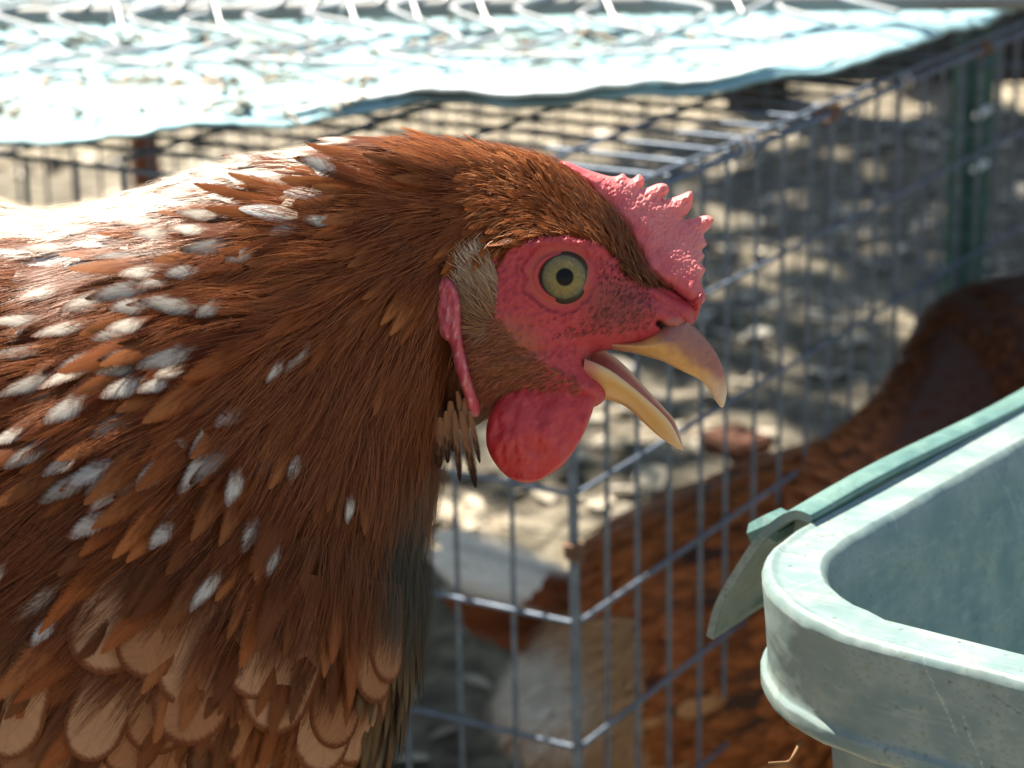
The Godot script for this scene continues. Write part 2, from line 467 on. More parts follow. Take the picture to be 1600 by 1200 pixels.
func bevel_box(size: Vector3, r: float) -> ArrayMesh:
	# a box with chamfered edges
	var st := SurfaceTool.new(); st.begin(Mesh.PRIMITIVE_TRIANGLES); st.set_smooth_group(-1)
	var h := size / 2.0
	var faces := [[Vector3.RIGHT, Vector3.UP, Vector3.BACK], [Vector3.LEFT, Vector3.UP, Vector3.FORWARD], [Vector3.UP, Vector3.BACK, Vector3.RIGHT], [Vector3.DOWN, Vector3.BACK, Vector3.LEFT], [Vector3.BACK, Vector3.UP, Vector3.LEFT], [Vector3.FORWARD, Vector3.UP, Vector3.RIGHT]]
	var corner := func(n: Vector3, s: Vector3) -> Vector3:
		var q := s * (h - Vector3.ONE * r)
		return q + n.abs() * s * r
	for f in faces:
		var n: Vector3 = f[0]; var u: Vector3 = f[1]; var w: Vector3 = f[2]
		var a: Vector3 = corner.call(n, n + u + w); var b: Vector3 = corner.call(n, n + u - w); var c: Vector3 = corner.call(n, n - u - w); var d: Vector3 = corner.call(n, n - u + w)
		quad(st, a, b, c, d, n)
	for e in [[Vector3.RIGHT, Vector3.UP, Vector3.BACK], [Vector3.UP, Vector3.BACK, Vector3.RIGHT], [Vector3.BACK, Vector3.RIGHT, Vector3.UP]]:
		for s1 in [-1.0, 1.0]:
			for s2 in [-1.0, 1.0]:
				var n1: Vector3 = e[0] * s1; var n2: Vector3 = e[1] * s2; var w: Vector3 = e[2]
				quad(st, corner.call(n1, n1 + n2 + w), corner.call(n1, n1 + n2 - w), corner.call(n2, n1 + n2 - w), corner.call(n2, n1 + n2 + w), n1 + n2)
	for sx in [-1.0, 1.0]:
		for sy in [-1.0, 1.0]:
			for sz in [-1.0, 1.0]:
				var s := Vector3(sx, sy, sz)
				quad(st, corner.call(Vector3(sx, 0, 0), s), corner.call(Vector3(0, sy, 0), s), corner.call(Vector3(0, 0, sz), s), corner.call(Vector3(0, 0, sz), s), s)
	st.generate_normals()
	return st.commit()

func quad(st: SurfaceTool, a: Vector3, b: Vector3, c: Vector3, d: Vector3, n: Vector3):
	if (c - a).cross(b - a).dot(n) < 0.0:
		var t := b; b = d; d = t
	for p in [a, b, c]: st.add_vertex(p)
	if c != d:
		for p in [a, c, d]: st.add_vertex(p)

func board_wall():
	var t := thing("board_fence", "weathered grey board fence in shade behind the far end of the cage", "fence", Vector3(1.05, 0, -2.62))
	t.rotation.y = -0.10
	for k in 6:
		var b := put("board", bevel_box(Vector3(1.7 + rnd(-0.02, 0.02), 0.135, 0.022), 0.003), M.grey_wood, t)
		b.position = Vector3(rnd(-0.01, 0.01), 0.085 + k * 0.146, rnd(-0.002, 0.002)); b.rotation.z = rnd(-0.005, 0.005)
	for x in [-0.78, 0.0, 0.78]:
		put("post", bevel_box(Vector3(0.07, 0.98, 0.07), 0.004), M.grey_wood, t, Transform3D(Basis(), Vector3(x, 0.47, -0.052)))

func added_shade_tree():  # unseen, added out of frame to cast shade on the soil
	var t := thing("added_shade_tree", "unseen leafy trunk and crown added behind the cage to shade the soil", "added_shade_tree", Vector3(0.14, 0, -3.42))
	put("trunk", tube(smooth_open(PackedVector3Array([Vector3(0, -0.1, 0), Vector3(0.02, 0.6, 0.02), Vector3(-0.08, 1.3, 0.1), Vector3(-0.25, 2.1, 0.2)]), 5), 0.07, 12, 0.03), M.grey_wood, t)
	for k in 7:
		var a := TAU * k / 7.0
		put("limb", tube(smooth_open(PackedVector3Array([Vector3(-0.12, 1.5, 0.12), Vector3(-0.15 + 0.3 * cos(a), 1.9, 0.15 + 0.25 * sin(a)), Vector3(-0.25 + 0.65 * cos(a), 2.25, 0.2 + 0.5 * sin(a))]), 4), 0.022, 8, 0.006), M.grey_wood, t)
	var leaf := PackedVector3Array()
	for i in 5:
		var v := i / 4.0; var w := 0.5 * sin(PI * clampf(v * 0.9 + 0.05, 0.0, 1.0))
		for j in 3: leaf.append(Vector3((j - 1.0) * w, 0.15 * absf(j - 1.0) * w - 0.2 * v * v, v))
	var xs := []; var cs := PackedColorArray()
	for k in 3000:
		var d := Vector3(rng.randfn(), rng.randfn(), rng.randfn()).normalized() * pow(rng.randf(), 0.4)
		var p := Vector3(-0.40, 2.2, 0.30) + d * Vector3(0.80, 0.42, 0.62)
		if noise.get_noise_3d(p.x * 2.6, p.y * 2.0, p.z * 2.6) < rnd(-0.25, 0.12): continue
		xs.append(Transform3D(Basis.from_euler(Vector3(rnd(-0.6, 0.6), rnd(0, TAU), rnd(-0.5, 0.5))) * Basis.from_scale(Vector3(0.04, 0.06, 0.07) * rnd(0.7, 1.3)), p))
		cs.append(lin(0.05, 0.09, 0.02).lerp(lin(0.10, 0.13, 0.03), rng.randf()))
	multi("crown", lattice(leaf, 5, 3), M.litter, xs, cs, t)

# ---------------------------------------------------------------- cage
const CELL := 0.0254
func cage():
	var corner := Vector3(0.0216, 0, -0.8629)
	var yaw := 0.547
	var a := Vector3(sin(yaw), 0, -cos(yaw)); var b := Vector3(-cos(yaw), 0, -sin(yaw))
	var t := thing("wire_cage", "low cage of galvanised welded wire mesh standing on the soil", "cage", corner)
	var na := 36; var nb := 24; var rows := 6; var hgt := rows * CELL * 2.0
	var wr := 0.00102
	var rod := CylinderMesh.new(); rod.top_radius = wr; rod.bottom_radius = wr; rod.height = 1.0; rod.radial_segments = 8; rod.rings = 0
	var wire := func(p: Vector3, q: Vector3, thick := 1.0):
		var d := q - p; var y := d.normalized(); var x := y.cross(Vector3(0.31, 0.2, 0.93)).normalized(); var z := x.cross(y)
		put("wire", rod, M.wire, t, Transform3D(Basis(x * thick, d, z * thick), (p + q) / 2.0))
	var la := na * CELL; var lb := nb * CELL
	var out_a := Vector3(-b.x, 0, -b.z); var out_b := Vector3(-a.x, 0, -a.z)
	var j := func() -> Vector3: return Vector3(rnd(-1, 1), 0, rnd(-1, 1)) * 0.0014
	for i in range(0, na + 1):                                       # right side, uprights
		wire.call(a * i * CELL + Vector3(0, -0.01, 0) + j.call(), a * i * CELL + Vector3(0, hgt, 0) + j.call(), 2.0 if i == 0 else 1.0)
	for i in range(1, nb + 1):                                       # left side, uprights
		wire.call(b * i * CELL + Vector3(0, -0.01, 0) + j.call(), b * i * CELL + Vector3(0, hgt, 0) + j.call())
	for i in range(1, nb + 1, 1):
		wire.call(a * la + b * i * CELL, a * la + b * i * CELL + Vector3(0, hgt, 0))
	for i in range(1, na, 1):
		wire.call(b * lb + a * i * CELL, b * lb + a * i * CELL + Vector3(0, hgt, 0))
	for r in range(0, rows + 1):
		var y := Vector3(0, r * CELL * 2.0 + (0.003 if r == 0 else 0.0), 0)
		wire.call(y + out_a * 0.0024, y + a * la + out_a * 0.0024, 1.45 if r == rows else 1.0)
		wire.call(y + out_b * 0.0024, y + b * lb + out_b * 0.0024)
		wire.call(y + a * la - out_b * 0.0024, y + a * la + b * lb - out_b * 0.0024)
		wire.call(y + b * lb - out_a * 0.0024, y + b * lb + a * la - out_a * 0.0024)
	var top := Vector3(0, hgt + 0.0012, 0)
	for i in range(1, na):
		wire.call(top + a * i * CELL, top + a * i * CELL + b * lb)
	for i in range(1, nb / 2):
		wire.call(top + Vector3(0, 0.0024, 0) + b * i * CELL * 2.0, top + Vector3(0, 0.0024, 0) + b * i * CELL * 2.0 + a * la)
	wire.call(top + Vector3(0, 0.003, 0) + out_a * 0.0005, top + Vector3(0, 0.003, 0) + out_a * 0.0005 + a * la)
	# clips that join the top to the sides
	var ring := TorusMesh.new(); ring.inner_radius = 0.0030; ring.outer_radius = 0.0047; ring.rings = 14; ring.ring_segments = 8
	for k in 7:
		var y := top + a * (0.128 + k * 0.088 + rnd(-0.01, 0.01)) + Vector3(0, -0.001, 0)
		for n in 3:
			put("clip", ring, M.rust if n == 1 or k % 2 == 1 else M.galvanised, t, Transform3D(Basis(a.cross(Vector3.UP), a, Vector3.UP) * Basis.from_euler(Vector3(rnd(-0.2, 0.2), 0, rnd(-0.2, 0.2))), y + a * n * 0.0034))
	var small_ring := TorusMesh.new(); small_ring.inner_radius = 0.0021; small_ring.outer_radius = 0.0042; small_ring.rings = 14; small_ring.ring_segments = 8
	for y in [0.076, 0.178]:
		for n in 3:
			put("clip", small_ring, M.rust, t, Transform3D(Basis.from_euler(Vector3(rnd(-0.2, 0.2), 0, rnd(-0.2, 0.2))), Vector3(0, y + n * 0.0021, 0)))

# ---------------------------------------------------------------- sheet and chain link on the cage
func sheet_h(x: float, z: float) -> float:
	return 0.3205 + 0.0035 * (1.0 + noise.get_noise_2d(x * 7.0, z * 9.0)) + 0.0015 * noise.get_noise_2d(x * 30.0, z * 30.0)

func sheet():
	var e := PackedVector3Array([Vector3(-0.52, 0, -0.93), Vector3(-0.32, 0, -0.94), Vector3(-0.197, 0.0, -0.954), Vector3(-0.160, -0.001, -0.961), Vector3(-0.142, 0.001, -0.957), Vector3(-0.122, 0.002, -0.966), Vector3(-0.082, 0.001, -0.980), Vector3(-0.047, 0.001, -1.000), Vector3(-0.020, 0.001, -1.004), Vector3(0.0157, 0.0, -0.998), Vector3(0.056, 0, -1.020), Vector3(0.112, 0, -1.058), Vector3(0.176, 0.0, -1.115), Vector3(0.224, 0.0, -1.190), Vector3(0.262, 0.001, -1.257), Vector3(0.31, 0, -1.34), Vector3(0.37, 0, -1.44)])
	e = smooth_open(e, 8)
	var n := e.size(); var rows := 40
	var p := PackedVector3Array(); var c := PackedColorArray()
	var lay := func(off: float):
		var q := PackedVector3Array()
		for i in rows:
			var t := float(i) / (rows - 1)
			for j in n:
				var a := e[j]
				var back := Vector3(lerpf(-0.55, 0.42, float(j) / (n - 1)), 0, -1.50 + 0.03 * sin(j * 0.21))
				var x := lerpf(a.x, back.x, t); var z := lerpf(a.z, back.z, t)
				var curl := a.y * exp(-t * 12.0) - 0.0035 * exp(-t * 40.0)
				q.append(Vector3(x, sheet_h(x, z) + curl + off, z))
		return q
	var up: PackedVector3Array = lay.call(0.0); var low: PackedVector3Array = lay.call(-0.0022)
	p.append_array(low); 
	# underside from back to front, then the upper face from front to back
	var all := PackedVector3Array()
	for i in range(rows - 1, -1, -1): all.append_array(low.slice(i * n, (i + 1) * n))
	for i in rows: all.append_array(up.slice(i * n, (i + 1) * n))
	for i in all.size():
		var q := all[i]; var k := 0.5 + 0.5 * noise.get_noise_2d(q.x * 9.0, q.z * 12.0 + 3.0)
		c.append(lin(1, 1, 1).lerp(lin(0.62, 0.46, 0.36), 0.85 * smoothstep(0.50, 0.80, k) * smoothstep(0.12, -0.02, q.x)))
	var s := put("plastic_sheet", lattice(all, rows * 2, n, false, c, false), M.sheeting)
	tag(s, "pale blue plastic sheet with wavy edge lying over the wire cage", "sheet")
	# rolled white hem on the middle of the front edge
	var hem := PackedVector3Array()
	for j in range(44, n - 34):
		hem.append(Vector3(e[j].x, sheet_h(e[j].x, e[j].z) + e[j].y + 0.0005, e[j].z - 0.008))
	put("hem", ribbon(hem, 0.0105, 0.0022), M.white_sheet, s)
	# straw and bits on the sheet
	var bit := BoxMesh.new(); bit.size = Vector3(1, 0.18, 0.22)
	var xs := []; var cs := PackedColorArray()
	for k in 2800:
		var x := rnd(-0.26, 0.20); var z := rnd(-1.36, -0.97)
		if z > -1.04 + 0.10 * absf(x - 0.02) * -1.0 - 0.03 * rng.randf() and x > -0.05: continue
		if x > 0.10 and rng.randf() < 0.85: continue
		if noise.get_noise_2d(x * 12.0, z * 12.0 + 50.0) < rnd(-0.3, 0.3): continue
		var l := rnd(0.002, 0.012)
		xs.append(Transform3D(Basis.from_euler(Vector3(rnd(-0.3, 0.3), rnd(0, TAU), rnd(-0.5, 0.5))) * Basis.from_scale(Vector3(l, l * 0.5, l * rnd(0.4, 1.5))), Vector3(x, sheet_h(x, z) + 0.0012, z)))
		var t := rng.randf(); cs.append(lin(0.42, 0.37, 0.30).lerp(lin(0.20, 0.15, 0.10), t))
	tag(multi("straw_bits", bit, M.litter, xs, cs, self), "straw and crumbs strewn over the pale sheet", "straw")

func chain_link():
	var t := thing("chain_link_panel", "chain-link panel with a grey tube rail lying on the pale sheet", "chain-link panel", Vector3(-0.07, 0.333, -1.158))
	put("rail", tube(PackedVector3Array([Vector3(-0.30, 0.006, 0.001), Vector3(-0.13, 0.004, 0), Vector3(0.12, 0.004, 0.001), Vector3(0.36, 0.003, 0.008)]), 0.0043, 14), M.old_pipe, t)
	var pitch := 0.0300
	for k in range(-8, 11):
		var path := PackedVector3Array()
		for r in 11:
			var z := 0.105 - r * 0.030
			if k > 4: z -= 0.02 * (k - 4)
			var side := 1.0 if r % 2 == 0 else -1.0
			var crush := 0.010 * noise.get_noise_2d(k * 1.7, r * 1.3)
			path.append(Vector3(k * pitch + side * pitch * 0.52 + crush, -0.004 + 0.012 * exp(-z * z * 900.0) + 0.0012 * side + 0.004 * noise.get_noise_2d(k * 2.1 + 8.0, r * 1.1), z + 0.006 * noise.get_noise_2d(k * 1.3, r * 2.0 + 9.0)))
		put("wire", tube(smooth_open(path, 4), 0.0015, 7), M.zinc, t)
	for x in [-0.125, -0.08, -0.035, -0.018, 0.012, 0.042, 0.10, 0.16]:
		var path := PackedVector3Array()
		for i in 15:
			var q := TAU * i / 13.0 + 0.6
			path.append(Vector3(x + 0.0011 * i + rnd(-0.0006, 0.0006), 0.004 + 0.0056 * sin(q), 0.0056 * cos(q)))
		path.append(path[14] + Vector3(0.004, -0.008, 0.014)); path.append(path[15] + Vector3(0.007, -0.002, 0.016))
		put("tie_wire", tube(path, 0.0011, 7), M.galvanised, t)

func green_post():
	var t := thing("fence_post", "dark green metal stake with pale clips standing beyond the hen in the cage", "fence post", Vector3(0.342, 0, -1.83))
	t.rotation = Vector3(0, 0.35, -0.02); t.scale = Vector3(1.3, 1, 1.3)
	var prof := PackedVector2Array([Vector2(-0.013, 0), Vector2(-0.0105, 0.008), Vector2(-0.004, 0.009), Vector2(-0.002, 0.015), Vector2(0.002, 0.015), Vector2(0.004, 0.009), Vector2(0.0105, 0.008), Vector2(0.013, 0), Vector2(0.011, 0), Vector2(0.0085, 0.006), Vector2(-0.0085, 0.006), Vector2(-0.011, 0)])
	var st := SurfaceTool.new(); st.begin(Mesh.PRIMITIVE_TRIANGLES); st.set_smooth_group(-1)
	for i in prof.size():
		var a := prof[i]; var b := prof[(i + 1) % prof.size()]; var nn := Vector3((b - a).y, 0, -(b - a).x)
		quad(st, Vector3(a.x, -0.05, a.y), Vector3(b.x, -0.05, b.y), Vector3(b.x, 0.62, b.y), Vector3(a.x, 0.62, a.y), -nn)
	st.generate_normals()
	put("stake", st.commit(), M.green_paint, t)
	for k in 6:
		put("stud", bevel_box(Vector3(0.006, 0.009, 0.007), 0.001), M.green_paint, t, Transform3D(Basis(), Vector3(0, 0.08 + k * 0.055, 0.0165)))
	for y in [0.115, 0.155]:
		put("clip", bevel_box(Vector3(0.013, 0.0045, 0.004), 0.0012), M.white_clip, t, Transform3D(Basis.from_euler(Vector3(0, 0.2, 0.5)), Vector3(-0.003, y, 0.0185)))

func small_things():
	var b := put("brick", bevel_box(Vector3(0.034, 0.012, 0.04), 0.003), M.terracotta, null, Transform3D(Basis.from_euler(Vector3(0, 0.5, 0.05)), Vector3(0.142, 0.002, -1.515)))
	tag(b, "small reddish brown clay brick lying on the soil beyond the dark hen's back", "brick")
	var s := put("wooden_stake", bevel_box(Vector3(0.024, 0.20, 0.024), 0.003), M.terracotta, null, Transform3D(Basis.from_euler(Vector3(0, 0.3, 0.02)), Vector3(-0.325, 0.05, -2.20)))
	tag(s, "orange brown wooden stake standing far behind the left end of the cage", "stake")
	# rootlet stuck under the tub rim
	var w := put("twig", tube(smooth_open(PackedVector3Array([Vector3(0.0632, 0.2680, -0.5115), Vector3(0.0612, 0.2662, -0.508), Vector3(0.0600, 0.2650, -0.5075), Vector3(0.0575, 0.2653, -0.5065), Vector3(0.0555, 0.2655, -0.506)]), 5), 0.0005, 6, 0.0003), M.root)
	tag(w, "thin brown rootlet hanging from the rim of the green tub", "twig")

# ---------------------------------------------------------------- tub
func tub():
	var corner := Vector3(0.0352, 0, -0.5240)
	var a := Vector3(0.62, 0, -0.784); var b := Vector3(0.784, 0, 0.62)
	var la := 0.46; var lb := 0.34
	var t := thing("plastic_tub", "pale green plastic tub with thick rounded rim at the lower right", "tub", corner + a * la / 2.0 + b * lb / 2.0)
	t.basis = Basis(b, Vector3.UP, -a)
	# rings: [inset, height, corner radius]
	var outer := [[0.034, 0.0, 0.03], [0.030, 0.004, 0.032], [0.020, 0.18, 0.040], [0.0145, 0.266, 0.042], [0.0140, 0.2710, 0.042], [0.0135, 0.2712, 0.042], [0.0020, 0.2713, 0.05], [0.0014, 0.2715, 0.05], [0.0008, 0.2724, 0.05], [0.0007, 0.2730, 0.05], [0.0007, 0.2752, 0.05], [0.0009, 0.2758, 0.05], [0.0014, 0.2764, 0.05], [0.0018, 0.2770, 0.05], [0.0018, 0.2790, 0.05], [0.0015, 0.290, 0.049], [0.0010, 0.2972, 0.049], [0.0010, 0.2978, 0.049], [0.0016, 0.2992, 0.0486], [0.0026, 0.2999, 0.048], [0.0032, 0.2999, 0.0478], [0.0040, 0.2994, 0.047], [0.0046, 0.2994, 0.047], [0.0135, 0.2996, 0.038], [0.0142, 0.2995, 0.037], [0.0158, 0.2980, 0.035], [0.0162, 0.2960, 0.0345], [0.0180, 0.2900, 0.034], [0.032, 0.16, 0.032], [0.045, 0.030, 0.03], [0.055, 0.022, 0.025], [0.10, 0.020, 0.02]]
	var p := PackedVector3Array(); var per := 12
	var cols := (per + 1 + 8) * 4
	for ring in outer:
		var ins: float = ring[0]; var r: float = ring[2]; var hx := lb / 2.0 - ins; var hz := la / 2.0 - ins
		for q in 4:
			var sx: float = [1, -1, -1, 1][q]; var sz: float = [1, 1, -1, -1][q]
			for i in per + 1:
				var an := PI / 2.0 * (q + float(i) / per)
				p.append(Vector3(sx * (hx - r) + cos(an) * r, ring[1] + 0.0006 * noise.get_noise_2d(an * 3.0, ring[1] * 40.0), sz * (hz - r) + sin(an) * r))
			var nq := (q + 1) % 4
			var an2 := PI / 2.0 * (q + 1)
			var from := Vector3(sx * (hx - r) + cos(an2) * r, ring[1], sz * (hz - r) + sin(an2) * r)
			var to := Vector3([1, -1, -1, 1][nq] * (hx - r) + cos(an2) * r, ring[1], [1, 1, -1, -1][nq] * (hz - r) + sin(an2) * r)
			for i in 8: p.append(from.lerp(to, (i + 1) / 9.0) + Vector3(0, 0.0005 * noise.get_noise_2d(q * 5.0 + i, ring[1] * 30.0), 0))
	var n := outer.size()
	for i in cols: p.append(Vector3(0, 0.020, 0))
	put("shell", lattice(p, n + 1, cols, true, PackedColorArray(), true), M.green_plastic, t)
	var base := PackedVector3Array()
	for i in cols: base.append(Vector3(0, 0.0005, 0))
	base.append_array(p.slice(0, cols))
	put("bottom", lattice(base, 2, cols, true, PackedColorArray(), true), M.green_plastic, t)

func hood():
	var a := Vector3(0.62, 0, -0.784); var b := Vector3(0.784, 0, 0.62)
	var t := thing("plastic_hood", "curved dark green plastic guard along the far left rim of the tub", "tub guard", Vector3(0.0372, 0, -0.5233) + a * 0.055)
	t.basis = Basis(b, Vector3.UP, -a)
	var prof := PackedVector3Array([Vector3(0.001, 0.3016, 0), Vector3(-0.0040, 0.3022, 0), Vector3(-0.0095, 0.2990, 0), Vector3(-0.0155, 0.2925, 0), Vector3(-0.021, 0.2838, 0), Vector3(-0.0252, 0.2765, 0), Vector3(-0.0280, 0.2700, 0), Vector3(-0.0297, 0.2630, 0)])
	prof = smooth_open(prof, 3)
	var loop := PackedVector3Array()
	for i in prof.size(): loop.append(prof[i])
	for i in range(prof.size() - 1, -1, -1):
		var d := (prof[mini(i + 1, prof.size() - 1)] - prof[maxi(i - 1, 0)]).normalized()
		loop.append(prof[i] + Vector3(-d.y, d.x, 0) * 0.0022)
	var p := PackedVector3Array(); var m := loop.size(); var rows := 26
	var mid := Vector3(-0.012, 0.288, 0)
	for k in rows + 2:
		var f := clampf((k - 1.0) / (rows - 1), 0.0, 1.0)
		for q in loop:
			var z := -f * 0.40
			var w := q
			p.append(Vector3(w.x * (1.0 + 0.10 * sin(f * 5.0)), w.y - 0.001 * f + 0.0008 * sin(f * 17.0), z))
	put("shell", lattice(p.slice(m, (rows + 1) * m), rows, m, true), M.hood_plastic, t)
	var cap := PackedVector3Array(); var np := prof.size()
	for i in np: cap.append(p[m + i] + Vector3(0, 0, 0.0002))
	for i in np: cap.append(p[m + m - 1 - i] + Vector3(0, 0, 0.0002))
	put("cut_edge", lattice(cap, 2, np), M.green_plastic, t)
	put("lug", bevel_box(Vector3(0.009, 0.007, 0.012), 0.002), M.hood_plastic, t, Transform3D(Basis.from_euler(Vector3(0, 0, 0.55)), Vector3(-0.0160, 0.2925, -0.008)))
	put("rib", bevel_box(Vector3(0.012, 0.020, 0.003), 0.0006), M.hood_plastic, t, Transform3D(Basis(), Vector3(-0.0085, 0.2800, -0.042)))

# ---------------------------------------------------------------- plumage
func feather_mesh(rows: int, point: float, curl: float) -> ArrayMesh:
	var st := PackedVector3Array(); var uv := PackedVector2Array(); var n := PackedVector3Array(); var idx := PackedInt32Array()
	var cols := 5
	for i in rows:
		var v := float(i) / (rows - 1)
		var w := 1.0
		if point > 0.0: w = clampf(pow(clampf((1.0 - v) * 2.7, 0.02, 1.0), 0.55) + 0.05, 0.0, 1.0)
		else:
			var t := maxf(0.0, (v - 0.6) / 0.4); w = clampf(sqrt(maxf(0.0, 1.0 - t * t)) + 0.06, 0.0, 1.0)
		for j in cols:
			var u := (j / (cols - 1.0) * 2.0 - 1.0) * w
			st.append(Vector3(u * 0.5, v, -0.07 * u * u - curl * v * v))
			uv.append(Vector2(u * 0.5 + 0.5, v))
			n.append(Vector3(0.30 * u, curl * v * 0.35, 1).normalized())
	for i in rows - 1:
		for j in cols - 1:
			var a := i * cols + j
			idx.append_array([a, a + cols, a + 1, a + 1, a + cols, a + cols + 1])
	var arr := []; arr.resize(Mesh.ARRAY_MAX)
	arr[Mesh.ARRAY_VERTEX] = st; arr[Mesh.ARRAY_NORMAL] = n; arr[Mesh.ARRAY_TEX_UV] = uv; arr[Mesh.ARRAY_INDEX] = idx
	var m := ArrayMesh.new(); m.add_surface_from_arrays(Mesh.PRIMITIVE_TRIANGLES, arr)
	return m

func strand_mesh() -> ArrayMesh:
	var p := PackedVector3Array()
	for i in 4:
		var v := i / 3.0
		var w: float = [0.7, 1.0, 0.7, 0.08][i] * 0.5
		p.append(Vector3(-w, v, 0.10 * sin(v * PI) )); p.append(Vector3(w, v, 0.10 * sin(v * PI)))
	return lattice(p, 4, 2, false, PackedColorArray(), true)

# a place on the skin under a feather, and the way the plumage lies there
func lie(at: Vector3, n: Vector3, flow: Vector2, length: float, width: float, lift: float, zs := -1.0) -> Transform3D:
	var d := Vector3(flow.x, -flow.y, 0.0)
	d = d - n * d.dot(n)
	if d.length() < 0.05: d = Vector3(0, -1, 0) - n * n.dot(Vector3(0, -1, 0))
	d = d.normalized()
	var y := (d * cos(lift) + n * sin(lift)).normalized()
	var x := y.cross(n).normalized(); var z := x.cross(y)
	return Transform3D(Basis(x * width, y * length, z * (width if zs < 0 else zs)), at)

# evenly spread points on a body: random points on its triangles, none nearer to another than gap(p)
func scatter(d: Dictionary, tries: int, gap: Callable, accept: Callable) -> Array:
	var v: PackedVector3Array = d.v; var n: PackedVector3Array = d.n; var idx: PackedInt32Array = d.idx; var pts: PackedVector2Array = d.pts
	var cum := PackedFloat32Array(); var total := 0.0
	var tri := PackedInt32Array()
	for t in range(0, idx.size(), 3):
		if not accept.call(pts[idx[t]]): continue
		total += (v[idx[t + 1]] - v[idx[t]]).cross(v[idx[t + 2]] - v[idx[t]]).length()
		cum.append(total); tri.append(t)
	var out := []
	if tri.is_empty(): return out
	var cell := {}
	for k in tries:
		var t := tri[mini(cum.bsearch(rng.randf() * total), tri.size() - 1)]
		var r1 := sqrt(rng.randf()); var r2 := rng.randf()
		var wa := 1.0 - r1; var wb := r1 * (1.0 - r2); var wc := r1 * r2
		var i := idx[t]; var j := idx[t + 1]; var l := idx[t + 2]
		var p := v[i] * wa + v[j] * wb + v[l] * wc
		var px := pts[i] * wa + pts[j] * wb + pts[l] * wc
		var g: float = gap.call(px) * unit
		if g > 0.0:
			var key := Vector3i((p / g).floor())
			# cells of differing size: a coarse key per gap class
			var cls := int(log(g) * 3.0)
			var gg := exp(cls / 3.0); key = Vector3i((p / gg).floor())
			var hit := false
			for dx in range(-1, 2):
				for dy in range(-1, 2):
					for dz in range(-1, 2):
						var kk := Vector4i(key.x + dx, key.y + dy, key.z + dz, cls)
						if cell.has(kk):
							for q in cell[kk]:
								if p.distance_squared_to(q) < g * g: hit = true; break
						if hit: break
					if hit: break
				if hit: break
			if hit: continue
			var own := Vector4i(key.x, key.y, key.z, cls)
			if not cell.has(own): cell[own] = []
			cell[own].append(p)
		out.append([p, (n[i] * wa + n[j] * wb + n[l] * wc).normalized(), px])
	return out

func tint(c: Color, k: float) -> Color:
	return Color(c.r * k, c.g * k, c.b * k)

# ---------------------------------------------------------------- the hen in front
var head_poly := PackedVector2Array()
var face_poly := PackedVector2Array()

func c1(x: float, y: float) -> Vector2: return Vector2(640.0 + x / 2.0685, 200.0 + y / 2.0685)

func flow_at(p: Vector2) -> Vector2:
	var f1 := (p - Vector2(1050, 470)).normalized()
	var f2 := (p - Vector2(840, 300)).normalized()
	var f := f1.lerp(f2, smoothstep(930.0, 700.0, p.x)).normalized()
	if p.x > 480.0: f = f.lerp(Vector2(-0.15, 1.0), 0.45 * smoothstep(480.0, 640.0, p.x) * smoothstep(480.0, 700.0, p.y))
	f = f.lerp(Vector2(-0.35, 0.95), 0.7 * smoothstep(850.0, 1150.0, p.y))
	f = f.lerp(Vector2(-1, 0.15), 0.8 * smoothstep(-100.0, -600.0, p.x))
	f += Vector2(noise.get_noise_2d(p.x * 0.006, p.y * 0.006), noise.get_noise_2d(p.x * 0.006 + 50.0, p.y * 0.006)) * 0.30
	return f.normalized()

func face_in(p: Vector2) -> float: return signed(p, face_poly)

